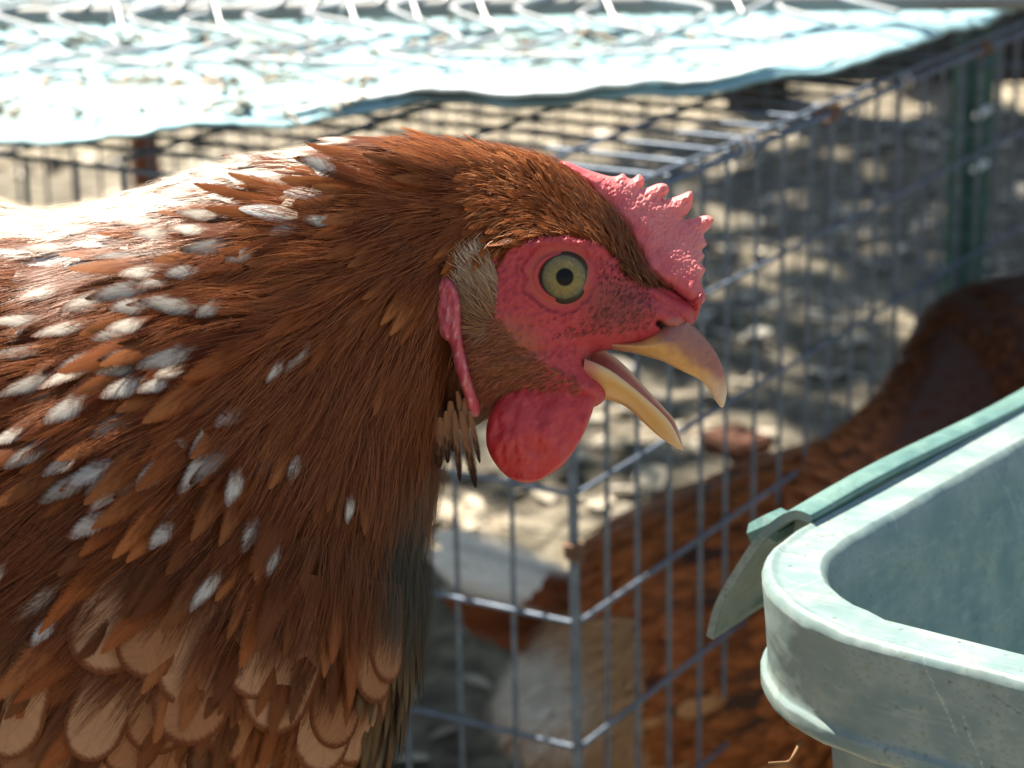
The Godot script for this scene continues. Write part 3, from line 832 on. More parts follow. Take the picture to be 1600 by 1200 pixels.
func face_bump(p: Vector2) -> float:
	var e := p - Vector2(875, 436)
	var er := Vector2(e.x * (0.92 if e.x < 0 else 1.0), e.y * 1.04).length()
	var back := 0.4 + 0.6 * smoothstep(0.6, -0.8, e.normalized().dot(Vector2(0.75, -0.5)))
	var h := 0.0
	var el := Vector2(e.x, e.y * (1.20 if e.y < 0 else 1.12)).length()
	h -= 30.0 * smoothstep(34.0, 28.5, el)
	h += 8.0 * exp(-pow((el - 38.5) / 5.0, 2))
	var wob := er + 7.0 * noise.get_noise_2d(p.x * 0.022, p.y * 0.022)
	h -= 5.0 * back * exp(-pow((wob - 54.0) / 3.2, 2))
	h += 2.2 * back * exp(-pow((wob - 60.5) / 4.0, 2))
	h -= 2.6 * back * exp(-pow((wob - 68.0) / 3.0, 2))
	h += 1.3 * sin(er * 0.62 + 5.0 * noise.get_noise_2d(p.x * 0.03, p.y * 0.03)) * smoothstep(48.0, 58.0, er) * smoothstep(150.0, 90.0, er) * (0.5 + noise.get_noise_2d(p.x * 0.02 + 9.0, p.y * 0.02))
	h += 6.0 * exp(-pow((er - 62.0) / 26.0, 2))
	var out := smoothstep(46.0, 60.0, er)
	h += out * (2.4 * noise.get_noise_2d(p.x * 0.05, p.y * 0.05) + 3.4 * (0.3 - fine.get_noise_2d(p.x * 0.13, p.y * 0.13)) + 1.6 * noise.get_noise_2d(p.x * 0.22, p.y * 0.22))
	# brow ridge and hollow before the eye
	h += 10.0 * exp(-pow((p.y - 384.0 - 0.10 * absf(p.x - 870.0)) / 12.0, 2)) * smoothstep(770.0, 820.0, p.x) * smoothstep(985.0, 930.0, p.x)
	h -= 14.0 * exp(-((p - Vector2(965, 470)) / Vector2(38, 30)).length_squared())
	# cheek fold to the corner of the mouth
	h -= 5.0 * exp(-pow((p.y - (548.0 - 0.10 * (p.x - 850.0))) / 7.0, 2)) * smoothstep(760.0, 830.0, p.x)
	# nostril with its flap
	var s := Vector2(1027, 506); var t := Vector2(1059, 533)
	var q := clampf((p - s).dot(t - s) / (t - s).length_squared(), 0.0, 1.0)
	var dn := p.distance_to(s.lerp(t, q))
	h -= 22.0 * exp(-pow(dn / 4.5, 2))
	h += 9.0 * exp(-((p - Vector2(1057, 510)) / Vector2(16, 12)).length_squared())
	return h

func face_color(p: Vector2) -> Color:
	var brown := lin(0.10, 0.030, 0.010)
	var red := lin(0.45, 0.048, 0.062)
	var k := 0.5 + 0.5 * noise.get_noise_2d(p.x * 0.03, p.y * 0.03)
	red = red.lerp(lin(0.50, 0.080, 0.082), k * 0.7)
	red = tint(red, 1.0 - 0.30 * smoothstep(0.0, 0.5, fine.get_noise_2d(p.x * 0.13, p.y * 0.13) + 0.5) * smoothstep(46.0, 62.0, p.distance_to(Vector2(875, 436))))
	var e := p - Vector2(875, 436)
	var er := Vector2(e.x * (0.92 if e.x < 0 else 1.0), e.y * 1.04).length()
	red = red.lerp(lin(0.44, 0.085, 0.065), exp(-pow((er - 42.0) / 6.0, 2)))
	red = red.lerp(lin(0.13, 0.022, 0.020), 0.55 * smoothstep(34.5, 31.5, e.length()))
	red = red.lerp(lin(0.22, 0.030, 0.030), 0.30 * exp(-pow((er + 7.0 * noise.get_noise_2d(p.x * 0.022, p.y * 0.022) - 54.0) / 3.0, 2)))  # crease shade round the eye painted into the skin colour
	# bristly dusky skin before the eye, brownish cheek
	red = red.lerp(lin(0.24, 0.060, 0.055), 0.75 * smoothstep(1.0, 0.35, ((p - Vector2(962, 480)) / Vector2(75, 55)).length()))
	red = red.lerp(lin(0.34, 0.120, 0.060), 0.8 * smoothstep(1.0, 0.3, ((p - Vector2(785, 560)) / Vector2(85, 85)).length()))
	red = red.lerp(lin(0.40, 0.145, 0.105), 0.9 * smoothstep(1.0, 0.4, ((p - Vector2(1052, 512)) / Vector2(30, 20)).length()))
	var s := Vector2(1027, 506); var t := Vector2(1059, 533)
	var q := clampf((p - s).dot(t - s) / (t - s).length_squared(), 0.0, 1.0)
	red = red.lerp(lin(0.035, 0.012, 0.010), 0.95 * smoothstep(7.0, 3.5, p.distance_to(s.lerp(t, q))))  # dark of the nostril opening painted into the slit
	return brown.lerp(red, smoothstep(-6.0, 8.0, face_in(p)))

func hen():
	unit = HEN_AT / FOCAL
	frame = Transform3D(view, eye - view.z * HEN_AT)
	var foot := frame * hp(-150, 1500); foot.y = 0.0
	var t := thing("speckled_hen", "large rust brown hen with white flecks and open beak in the foreground", "hen", foot)
	var xf := t.transform.affine_inverse() * frame
	var V := func(a: Array) -> PackedVector2Array:
		var o := PackedVector2Array()
		for i in range(0, a.size(), 2): o.append(Vector2(a[i], a[i + 1]))
		return o
	head_poly = smooth_closed(V.call([640, 300, 660, 240, 730, 229, 800, 238, 850, 250, 885, 268, 930, 305, 975, 350, 1005, 405, 1045, 448, 1084, 482, 1079, 518, 1066, 533, 1022, 538, 960, 546, 926, 553, 926, 572, 946, 596, 946, 622, 925, 637, 880, 640, 820, 642, 770, 650, 735, 668, 690, 660, 640, 560, 620, 420]), 5)
	face_poly = smooth_closed(V.call([765, 398, 800, 384, 850, 374, 905, 374, 942, 392, 966, 412, 1000, 448, 1040, 452, 1090, 470, 1090, 530, 1020, 545, 955, 552, 918, 560, 950, 590, 955, 640, 880, 650, 800, 652, 765, 655, 742, 620, 728, 570, 700, 545, 684, 500, 686, 450, 702, 415]), 4)
	var body_outline: PackedVector2Array = V.call([-60, 322, 40, 338, 112, 340, 180, 327, 250, 308, 340, 280, 430, 256, 510, 242, 585, 229, 650, 224, 720, 230, 790, 242, 850, 268, 880, 330, 850, 430, 800, 520, 740, 590, 700, 650, 690, 700, 674, 770, 660, 850, 658, 920, 646, 1015, 626, 1095, 590, 1155, 545, 1205, 440, 1300, 250, 1400, 0, 1480, -300, 1500, -600, 1400, -900, 1180, -1080, 900, -1150, 650, -1230, 300, -1330, -40, -1270, -120, -1150, 10, -1000, 200, -800, 330, -550, 345, -300, 318])
	var away := func(p: Vector2) -> float: return smoothstep(60.0, 620.0, p.distance_to(Vector2(850, 420)))
	var rf := func(p: Vector2) -> float: return lerpf(170.0, 430.0, away.call(p))
	var wf := func(p: Vector2) -> float:
		var w := lerpf(92.0, 400.0, pow(away.call(p), 0.9)) * lerpf(1.0, 1.3, smoothstep(100.0, -300.0, p.x))
		return lerpf(w, 120.0, smoothstep(-700.0, -1250.0, p.x))
	var lump := func(p: Vector2) -> float: return 10.0 * noise.get_noise_2d(p.x * 0.008, p.y * 0.008)
	var body := inflate(body_outline, 4, 13.0, rf, wf, lump, func(_p: Vector2) -> Color: return lin(0.080, 0.020, 0.006), const_f(0.0))
	var head := inflate(head_poly, 1, 2.6, const_f(185.0), func(p: Vector2) -> float: return 114.0 * lerpf(1.0, 0.52, smoothstep(930.0, 1090.0, p.x)), face_bump, face_color, const_f(0.0))
	put("body", join([body, head]), M.skin, t, xf)
	var skin_z := func(p: Vector2) -> float:
		var s := minf(p.distance_to(nearest(p, head_poly)) / 185.0, 1.0)
		return 114.0 * lerpf(1.0, 0.52, smoothstep(930.0, 1090.0, p.x)) * sqrt(maxf(0.0, 1.0 - (1.0 - s) * (1.0 - s)))
	hen_head(t, xf, V, skin_z)
	hen_plumage(t, xf, V, body, head, skin_z)
	# legs
	for s in [-1.0, 1.0]:
		var hip := frame * hp(-150, 1380, s * 260.0)
		var knee := hip + Vector3(0.035, -0.085, 0.0); knee.y = 0.145
		var hock := Vector3(knee.x - 0.035, 0.095, knee.z); var ankle := Vector3(hock.x + 0.012, 0.012, hock.z)
		var inv := t.transform.affine_inverse()
		put("thigh", tube(smooth_open(PackedVector3Array([inv * hip, inv * hip.lerp(knee, 0.5), inv * knee, inv * hock]), 5), 0.034, 14, 0.008), M.thigh if M.has("thigh") else M.root, t)
		var st := put("leg", tube(smooth_open(PackedVector3Array([inv * hock, inv * hock.lerp(ankle, 0.5), inv * ankle]), 4), 0.0065, 10, 0.0058), M.horn_leg if M.has("horn_leg") else M.terracotta, t)
		for a in [-0.5, 0.0, 0.5, PI]:
			var l := 0.058 if a != PI else 0.024
			var d := Vector3(cos(a), 0, sin(a)); var o := inv * ankle
			put("toe", tube(smooth_open(PackedVector3Array([o, o + d * l * 0.5 + Vector3(0, 0.003, 0), o + d * l * 0.85 - Vector3(0, 0.006, 0), o + d * l - Vector3(0, 0.010, 0)]), 4), 0.0052, 8, 0.0012), st.material_override, t)

func hen_head(t: Node3D, xf: Transform3D, V: Callable, skin_z: Callable):
	# eyes
	for side in [1.0, -1.0]:
		var p := PackedVector3Array(); var c := PackedColorArray()
		var rows := 56; var cols := 72; var rad := 47.0
		var z0: float = skin_z.call(Vector2(876, 436)) - 27.0
		var axis := Vector3(0.085, -0.05, 1.0).normalized()
		for i in rows:
			var th := PI * 0.55 * i / (rows - 1)
			for j in cols:
				var ph := TAU * j / cols
				var l := Vector3(sin(th) * cos(ph), sin(th) * sin(ph), cos(th))
				var w := Basis(Quaternion(Vector3(0, 0, 1), axis)) * l
				p.append(hp(876.0 + w.x * rad, 436.0 - w.y * rad, side * (z0 + w.z * rad * (1.0 if th > 0.75 else 1.0))))
				var r := sin(th) * rad
				var streak := 0.5 + 0.5 * noise.get_noise_2d(cos(ph) * 9.0 + r * 0.05, sin(ph) * 9.0)
				var iris := lin(0.20, 0.165, 0.060).lerp(lin(0.135, 0.130, 0.070), smoothstep(16.0, 30.0, r)).lerp(lin(0.34, 0.19, 0.05), 0.45 * streak * smoothstep(10.0, 24.0, r) * smoothstep(34.0, 24.0, r))
				iris = tint(iris, 0.8 + 0.5 * streak)
				var col := lin(0.004, 0.004, 0.004).lerp(iris, smoothstep(12.6, 14.4, r))
				col = col.lerp(lin(0.05, 0.04, 0.03), smoothstep(31.0, 34.5, r))
				c.append(col)
		put("eye", lattice(p, rows, cols, true, c, side < 0), M.eyeball, t, xf)
	# comb
	var comb_pts := [480, 112, 505, 106, 530, 116, 560, 128, 640, 152, 672, 152, 692, 143, 706, 156, 722, 160, 745, 144, 763, 166, 752, 192, 768, 190, 795, 178, 818, 172, 838, 178, 842, 200, 818, 226, 846, 222, 880, 210, 918, 197, 921, 236, 905, 270, 888, 290, 930, 284, 968, 276, 990, 290, 978, 318, 956, 340, 966, 372, 948, 392, 958, 412, 942, 432, 960, 455, 944, 492, 958, 548, 938, 572, 895, 560, 846, 522, 790, 500, 750, 470, 730, 420, 690, 345, 620, 262, 560, 200, 510, 150]
	var cp := PackedVector2Array()
	for i in range(0, comb_pts.size(), 2): cp.append(c1(comb_pts[i], comb_pts[i + 1]))
	var base_line := PackedVector2Array([c1(500, 150), c1(620, 262), c1(690, 345), c1(740, 440), c1(846, 522), c1(938, 572)])
	var to_base := func(p: Vector2) -> float:
		var best := 1e9
		for i in base_line.size() - 1: best = minf(best, p.distance_to(Geometry2D.get_closest_point_to_segment(p, base_line[i], base_line[i + 1])))
		return best
	var bumps := func(p: Vector2) -> float:
		var k := fine.get_noise_2d(p.x * 0.20, p.y * 0.20)
		return 4.6 * (0.2 - k) * smoothstep(6.0, 45.0, to_base.call(p)) + 2.0 * noise.get_noise_2d(p.x * 0.03, p.y * 0.03)
	var comb := inflate(cp, 3, 1.9, func(p: Vector2) -> float: return 26.0, func(p: Vector2) -> float: return lerpf(30.0, 13.0, smoothstep(0.0, 95.0, to_base.call(p))), bumps,
		func(p: Vector2) -> Color:
			var k := 0.5 + 0.5 * noise.get_noise_2d(p.x * 0.02, p.y * 0.02)
			return lin(0.53, 0.070, 0.085).lerp(lin(0.68, 0.22, 0.21), 0.35 * k + 0.5 * smoothstep(0.30, 0.10, fine.get_noise_2d(p.x * 0.20, p.y * 0.20) * 0.5 + 0.2) * smoothstep(20.0, 60.0, to_base.call(p))), func(p: Vector2) -> float: return -34.0 * pow(minf(to_base.call(p) / 95.0, 1.2), 1.2))
	put("comb", body_mesh(comb), M.comb_skin, t, xf)
	# red fold between comb and nostril
	var fold := inflate(V.call([1000, 446, 1030, 448, 1060, 462, 1078, 462, 1098, 458, 1092, 490, 1080, 512, 1066, 510, 1050, 492, 1020, 474]), 3, 2.6, const_f(20.0), const_f(26.0), func(p: Vector2) -> float: return 1.5 * noise.get_noise_2d(p.x * 0.1, p.y * 0.1), func(_p: Vector2) -> Color: return lin(0.42, 0.036, 0.044), func(p: Vector2) -> float: return skin_z.call(p) - 18.0)
	put("cere", body_mesh(fold), M.comb_skin, t, xf)
	# wattles
	var wat := [300, 862, 262, 920, 248, 990, 260, 1050, 300, 1108, 345, 1136, 390, 1142, 440, 1122, 500, 1080, 545, 1012, 575, 950, 597, 880, 592, 832, 540, 806, 430, 815, 345, 836]
	for side in [1.0, -1.0]:
		var wp := PackedVector2Array()
		for i in range(0, wat.size(), 2):
			var q := c1(wat[i], wat[i + 1])
			if side < 0: q = Vector2(850, 620) + (q - Vector2(850, 620)) * Vector2(0.85, 0.88)
			wp.append(q)
		var w := inflate(wp, 5, 3.0, const_f(26.0), const_f(11.0), func(p: Vector2) -> float: return 2.6 * (0.4 - fine.get_noise_2d(p.x * 0.17, p.y * 0.17)) + 9.0 * noise.get_noise_2d(p.x * 0.018, p.y * 0.009) + 5.0 * exp(-pow((p.x - 875.0 + 0.5 * (p.y - 620.0)) / 11.0, 2)) * smoothstep(700.0, 620.0, p.y), func(p: Vector2) -> Color:
			var k := 0.5 + 0.5 * noise.get_noise_2d(p.x * 0.03, p.y * 0.03)
			return lin(0.44, 0.020, 0.026).lerp(lin(0.54, 0.055, 0.055), k * 0.8), func(p: Vector2) -> float: return side * (52.0 + 22.0 * smoothstep(600.0, 690.0, p.y) - 20.0 * smoothstep(680.0, 760.0, p.y) + 12.0 * sin((p.x - 760.0) * 0.030)))
		put("wattle", body_mesh(w), M.comb_skin, t, xf)
	# ear lobe: a crumpled red strip
	for side in [1.0, -1.0]:
		var lobe := inflate(V.call([676, 470, 684, 446, 702, 438, 716, 456, 722, 482, 724, 530, 732, 570, 741, 604, 751, 634, 748, 650, 734, 646, 727, 617, 714, 578, 706, 540, 692, 528, 680, 506]), 3, 2.2, const_f(11.0), const_f(14.0), func(p: Vector2) -> float: return 3.5 * noise.get_noise_2d(p.x * 0.07, p.y * 0.025), func(p: Vector2) -> Color: return lin(0.50, 0.075, 0.095).lerp(lin(0.60, 0.22, 0.22), smoothstep(0.25, 0.6, noise.get_noise_2d(p.x * 0.08, p.y * 0.03 + 4.0))), func(p: Vector2) -> float: return side * (skin_z.call(p) + 22.0))
		put("ear_lobe", body_mesh(lobe), M.comb_skin, t, xf)
	# upper beak
	var culmen := lin(0.30, 0.115, 0.085); var horn := lin(0.62, 0.345, 0.115); var pale := lin(0.66, 0.47, 0.30)
	var ub: PackedVector2Array = V.call([948, 532, 1000, 530, 1040, 500, 1072, 497, 1082, 507, 1096, 521, 1109, 536, 1120, 553, 1129, 574, 1134, 596, 1135.5, 613, 1133, 629, 1128, 637, 1120, 629, 1114, 619, 1104, 603, 1089, 591, 1070, 582, 1052, 573, 1033, 564, 1010, 557, 985, 551, 952, 545])
	var beak := inflate(ub, 4, 2.2, func(p: Vector2) -> float: return lerpf(46.0, 12.0, smoothstep(1050.0, 1132.0, p.x)), func(p: Vector2) -> float: return lerpf(63.0, 9.0, smoothstep(1010.0, 1136.0, p.x + 0.25 * (p.y - 560.0))), func(p: Vector2) -> float: return 1.2 * noise.get_noise_2d(p.x * 0.04, p.y * 0.06), func(p: Vector2) -> Color:
		var s := (p - Vector2(1000, 552)).dot(Vector2(0.35, -0.94)) + 0.30 * (p.x - 1000.0)
		var c := horn.lerp(culmen, smoothstep(22.0, 52.0, s + 6.0 * noise.get_noise_2d(p.x * 0.03, p.y * 0.03)))
		c = c.lerp(pale, smoothstep(575.0, 628.0, p.y))
		return c.lerp(lin(0.50, 0.17, 0.12), 0.7 * smoothstep(1010.0, 960.0, p.x)), const_f(0.0))
	put("upper_beak", body_mesh(beak), M.horn, t, xf)
	# lower beak: an open trough, near edge, keel and far edge
	var near_e: PackedVector2Array = V.call([912, 562, 934, 571, 958, 584, 986.7, 605.7, 1010, 625, 1033, 646, 1047, 662, 1059, 684, 1067, 702])
	var keel: PackedVector2Array = V.call([905, 618, 935, 622, 963, 629, 984, 640, 1005, 660, 1026, 679, 1045, 693, 1058, 701, 1068, 704])
	var far_e: PackedVector2Array = V.call([918, 540, 942, 545, 970, 563, 993.7, 587, 1017, 612.7, 1040, 638, 1054, 655, 1063, 680, 1068, 702])
	var half := [50.0, 54.0, 50.0, 42.0, 34.0, 25.0, 18.0, 10.0, 2.0]
	var np := 33
	var at := func(a: PackedVector2Array, s: float) -> Vector2:
		var i := mini(int(s), a.size() - 2)
		return a[i].cubic_interpolate(a[i + 1], a[maxi(i - 1, 0)], a[mini(i + 2, a.size() - 1)], s - i)
	var outer := PackedVector3Array(); var oc := PackedColorArray(); var inner := PackedVector3Array(); var ic := PackedColorArray()
	for i in np:
		var s := 8.0 * i / (np - 1)
		var k := mini(int(s), 7); var w: float = lerpf(half[k], half[k + 1], s - k)
		var e: Vector2 = at.call(near_e, s); var kk: Vector2 = at.call(keel, s); var f: Vector2 = at.call(far_e, s)
		var pe := hp(e.x, e.y, w); var pk := hp(kk.x, kk.y, 0.0); var pf := hp(f.x, f.y, -w)
		for j in 13:
			var u := j / 12.0
			var q: Vector3
			var bulge: float = w * 0.55 * sin(PI * minf(1.0, u * 2.0 if u < 0.5 else (1.0 - u) * 2.0))
			if u < 0.5: q = pe.lerp(pk, u * 2.0) + Vector3(0, 0, bulge * unit * 0.55)
			else: q = pk.lerp(pf, u * 2.0 - 1.0) - Vector3(0, 0, bulge * unit * 0.55)
			outer.append(q)
			var c := lin(0.60, 0.34, 0.110).lerp(pale, 0.75 * smoothstep(4.5, 7.6, s)).lerp(lin(0.66, 0.50, 0.30), 0.7 * smoothstep(0.18, 0.0, u))
			oc.append(c.lerp(lin(0.50, 0.12, 0.09), 0.8 * smoothstep(1.6, 0.2, s)))
			var mid := (pe + pf) / 2.0
			var g := pe.lerp(pk, u * 2.0) if u < 0.5 else pk.lerp(pf, u * 2.0 - 1.0)
			inner.append(g.lerp(mid, 0.10 + 0.34 * sin(PI * u)) if true else g)
			ic.append(lin(0.36, 0.115, 0.095).lerp(pale, smoothstep(0.10, 0.0, minf(u, 1.0 - u))).lerp(lin(0.52, 0.30, 0.17), smoothstep(5.5, 8.0, s)))
	# rims join outer and inner shells
	var all := PackedVector3Array(); var ac := PackedColorArray()
	for i in np:
		for j in 13: all.append(outer[i * 13 + j]); ac.append(oc[i * 13 + j])
		for j in range(12, -1, -1): all.append(inner[i * 13 + j]); ac.append(ic[i * 13 + j])
	put("lower_beak", lattice(all, np, 26, true, ac, true), M.horn, t, xf)
	# tongue
	var tg := PackedVector3Array()
	for q in [Vector2(905, 572), Vector2(935, 582), Vector2(965, 600), Vector2(992, 622)]: tg.append(hp(q.x, q.y, 0))
	put("tongue", tube(smooth_open(tg, 5), 15.0 * unit, 12, 3.0 * unit), plain("tongue", lin(0.40, 0.12, 0.11), 0.4), t, xf)

func hen_plumage(t: Node3D, xf: Transform3D, V: Callable, body: Dictionary, head: Dictionary, skin_z: Callable):
	var lance := feather_mesh(10, 1.0, 0.03); var broad := feather_mesh(15, 0.0, 0.05); var strand := strand_mesh()
	var len_at := func(p: Vector2) -> float: return clampf(42.0 + 0.24 * p.distance_to(Vector2(930, 330)), 46.0, 170.0)
	var lower := func(p: Vector2) -> float: return smoothstep(-25.0, 45.0, p.y - (965.0 + 45.0 * smoothstep(120.0, 300.0, p.x)) + 60.0 * noise.get_noise_2d(p.x * 0.01, p.y * 0.01))
	var dark_front := func(p: Vector2) -> float: return smoothstep(1.0, 0.5, ((p - Vector2(642, 905)) / Vector2(62, 190)).length())
	# dense under layer: lanceolate feathers over neck and back, broad ones on breast and body
	var pts := scatter(body, 34000, func(p: Vector2) -> float: return (len_at.call(p) * 0.115 + 2.0) * lerpf(1.0, 1.5, smoothstep(0.0, -500.0, p.x)), func(p: Vector2) -> bool: return not ((p.x > 800.0 or (p.x > 688.0 and p.y > 392.0 and p.y < 655.0)) and Geometry2D.is_point_in_polygon(p, head_poly)))
	var sets := {"spotted": [[], PackedColorArray()], "spotted_b": [[], PackedColorArray()], "hackle": [[], PackedColorArray()], "hackle_b": [[], PackedColorArray()], "broad": [[], PackedColorArray()], "laced": [[], PackedColorArray()], "laced_b": [[], PackedColorArray()], "sunlit_pale_tip": [[], PackedColorArray()]}
	var breast := []
	for q in pts:
		var p: Vector2 = q[2]; var l: float = len_at.call(p) * rnd(0.85, 1.15)
		var f := flow_at(p).rotated(rnd(-0.10, 0.10))
		var k: float = 0.62 + 0.62 * (0.5 + 0.5 * noise.get_noise_2d(p.x * 0.009, p.y * 0.009)) + rnd(-0.05, 0.05)
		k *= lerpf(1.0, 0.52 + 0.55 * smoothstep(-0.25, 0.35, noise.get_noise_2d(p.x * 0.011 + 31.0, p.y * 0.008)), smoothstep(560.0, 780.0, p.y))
		var dk: float = dark_front.call(p)
		var col := tint(lin(1, 1, 1), k)
		if dk > rng.randf(): col = lin(0.30, 0.55, 0.75).lerp(lin(0.65, 1.1, 1.5), rng.randf() * 0.5)
		var low: float = lower.call(p)
		if low > rng.randf() * 0.9 + 0.1 or p.x < -250.0:
			var b: String = "broad" if p.x < -250.0 or dk > 0.3 else "laced" if rng.randf() < 0.55 else "laced_b"
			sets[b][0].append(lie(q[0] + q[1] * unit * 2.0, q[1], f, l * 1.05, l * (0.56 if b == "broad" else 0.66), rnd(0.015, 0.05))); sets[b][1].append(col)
			if low > 0.5: breast.append(q)
		else:
			var s: String = "hackle" if rng.randf() < 0.55 else "hackle_b"
			var fleck := 0.40 * smoothstep(600.0, 340.0, p.x) * smoothstep(300.0, 360.0, p.y) * smoothstep(860.0, 720.0, p.y)
			var crest := 330.0 if p.x < 180.0 else lerpf(330.0, 235.0, clampf((p.x - 180.0) / 380.0, 0.0, 1.0))
			if rng.randf() < smoothstep(100.0, 62.0, p.y - crest + 40.0 * noise.get_noise_2d(p.x * 0.02, p.y * 0.02)) * smoothstep(620.0, 500.0, p.x):
				s = "sunlit_pale_tip"; col = lin(1, 1, 1)  # nape feathers whitened, sun glare put into their colour
			elif rng.randf() < fleck and dk < 0.1:
				s = "spotted" if rng.randf() < 0.6 else "spotted_b"; col = tint(lin(1, 1, 1), rnd(0.6, 1.05))
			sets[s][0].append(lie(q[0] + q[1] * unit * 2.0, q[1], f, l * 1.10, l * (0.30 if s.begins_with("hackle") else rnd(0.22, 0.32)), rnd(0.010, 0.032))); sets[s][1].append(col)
	# crown: short feathers on the head
	var crown := scatter(head, 9000, const_f(7.5), func(p: Vector2) -> bool: return p.x > 650.0 and face_in(p) < 2.0 and not (p.y > 560.0))
	for q in crown:
		var p: Vector2 = q[2]; var l := rnd(34.0, 52.0) * lerpf(1.0, 0.7, smoothstep(900.0, 1010.0, p.x)) * lerpf(1.7, 1.0, smoothstep(650.0, 780.0, p.x))
		var k := rnd(0.75, 1.35) * lerpf(1.0, 0.62, smoothstep(890.0, 980.0, p.x))
		sets.hackle_b[0].append(lie(q[0], q[1], flow_at(p).rotated(rnd(-0.16, 0.16)), l, l * 0.44, rnd(0.03, 0.09))); sets.hackle_b[1].append(lin(k, k, k))
	for s in sets:
		multi("broad_feathers" if s == "broad" else "laced_feathers" if s.begins_with("laced") else "sunlit_pale_feathers" if s == "sunlit_pale_tip" else "flecked_feathers" if s.begins_with("spot") else "neck_feathers", broad if s in ["broad", "laced", "laced_b"] else lance, M[s], scaled(sets[s][0]), sets[s][1], t, xf)
	# white flecks: single feathers with a pale oval before the tip
	var skin_at := func(p: Vector2) -> Array:
		var best := 1e9; var bi := -1; var pp: PackedVector2Array = body.pts; var bv: PackedVector3Array = body.v
		for i in pp.size():
			if bv[i].z < 0.0: continue
			var d := p.distance_squared_to(pp[i])
			if d < best: best = d; bi = i
		var n: Vector3 = body.n[bi]
		var at: Vector3 = bv[bi] + (hp(p.x, p.y) - hp(pp[bi].x, pp[bi].y))
		if absf(n.z) > 0.2: at.z -= ((at.x - bv[bi].x) * n.x + (at.y - bv[bi].y) * n.y) / n.z
		return [at, n]
	var flecks := [55, 460, 1.3, 100, 402, .9, 160, 400, 1.0, 215, 365, .9, 250, 355, .8, 195, 430, 1.0, 275, 402, .9, 325, 396, .8, 265, 460, .9, 320, 457, .7, 75, 545, 1.1, 62, 498, .9, 130, 500, 1., 190, 505, 1.1, 250, 514, .9, 290, 532, .7, 350, 508, .6, 325, 570, .8, 20, 565, 1., 135, 602, 1., 190, 585, 1.2, 250, 550, .9, 250, 628, 1.1, 290, 622, .6, 172, 655, 1.2, 315, 610, .6, 372, 655, .7, 300, 695, 1., 268, 722, 1.1, 175, 726, .9, 68, 748, 1.1, 45, 772, .9, 230, 760, 1., 208, 802, 1., 370, 750, .9, 398, 812, .9, 425, 762, .7, 310, 785, .9, 455, 722, .5, 292, 815, .7, 434, 850, .6, 145, 950, .6, 428, 580, .4, 525, 782, .4, 410, 310, .9, 495, 298, .9, 440, 322, .8, 345, 328, .9, 470, 268, .9, 350, 298, 1., 300, 330, .9, 240, 322, .9, 180, 345, 1., 120, 360, 1., 60, 372, 1.1, 20, 395, 1., 10, 450, .9, 0, 500, 1., 100, 690, .6, 30, 660, .7, 120, 820, .6, 395, 262, .9, 530, 250, .8, 300, 300, 1., 560, 272, .6, 390, 430, .5, 455, 395, .6, 505, 372, .45]
	for i in range(0, flecks.size(), 3):
		var p := Vector2(flecks[i], flecks[i + 1]); var s: float = flecks[i + 2]
		var f := flow_at(p).rotated(rnd(-0.1, 0.1)); var l := 140.0 * (0.55 + 0.45 * s); var w := 52.0 * (0.45 + 0.55 * s)
		var a: Array = skin_at.call(p - f * l * 0.76)
		var tr := lie(a[0] + a[1] * 15.0 * unit, a[1], f, l * unit, w * unit, 0.065)
		put("flecked_feather", lance, M.spotted if rng.randf() < 0.6 else M.spotted_b, t, xf * tr)
	# pale tips along neck top and back, whitened to stand for sun glare
	var pale_x := []; var pale_c := PackedColorArray()
	for q in scatter(body, 16000, const_f(10.0), func(p: Vector2) -> bool: return p.x < 600.0 and p.x > -700.0 and p.y < 620.0):
		var p: Vector2 = q[2]
		var top := 330.0 if p.x < 180.0 else lerpf(330.0, 235.0, clampf((p.x - 180.0) / 380.0, 0.0, 1.0))
		var chance := 1.0 * smoothstep(105.0, 50.0, p.y - top + 40.0 * noise.get_noise_2d(p.x * 0.02, p.y * 0.02)) * smoothstep(620.0, 470.0, p.x)
		if rng.randf() > chance: continue
		var l := rnd(70.0, 105.0)
		pale_x.append(lie(q[0] + q[1] * unit * 14.0, q[1], flow_at(p).rotated(rnd(-0.12, 0.12)), l, l * rnd(0.36, 0.48), rnd(0.015, 0.05))); pale_c.append(lin(1, 1, 1))
	multi("sunlit_pale_feathers", lance, M.sunlit_pale_tip, scaled(pale_x), pale_c, t, xf)
	# buff laced feathers low on the breast
	var bp := [20, 1010, 80, 960, 130, 1050, 60, 1120, 190, 1000, 150, 1160, 210, 1090, 255, 1040, 290, 1130, 235, 1180, 335, 1060, 360, 1150, 410, 1000, 395, 1090, 440, 1050, 450, 1150, 490, 1050, 520, 1120, 540, 1060, 480, 1190, 400, 1200, 310, 1200, 90, 1200, 10, 1170, 570, 1120, 555, 1020, 350, 985, 280, 970, -30, 1080, 590, 1060, 460, 985, 130, 940, 30, 930, 100, 1080, 170, 1090, 40, 1050, 330, 1000, 420, 1140, 260, 1110, 500, 1160, 205, 1150, 350, 1210, 130, 1210, 230, 960, 545, 1090, 460, 1100, 375, 1035, 300, 1075, 580, 1000]
	for i in range(0, bp.size(), 2):
		var p := Vector2(bp[i], bp[i + 1]); var f := flow_at(p).rotated(rnd(-0.25, 0.25)); var l := rnd(145.0, 180.0)
		if p.x < 150.0: l *= 1.12
		var a: Array = skin_at.call(p - f * l * 0.72)
		put("breast_feather", broad, M.laced if rng.randf() < 0.62 else M.laced_b, t, xf * lie(a[0] + a[1] * (3.0 + 6.0 * rng.randf()) * unit, a[1], f, l * unit, l * unit * rnd(0.58, 0.74), rnd(0.03, 0.07)))
	# fine loose barbs that blur the feather edges
	var xs := []; var cs := PackedColorArray()
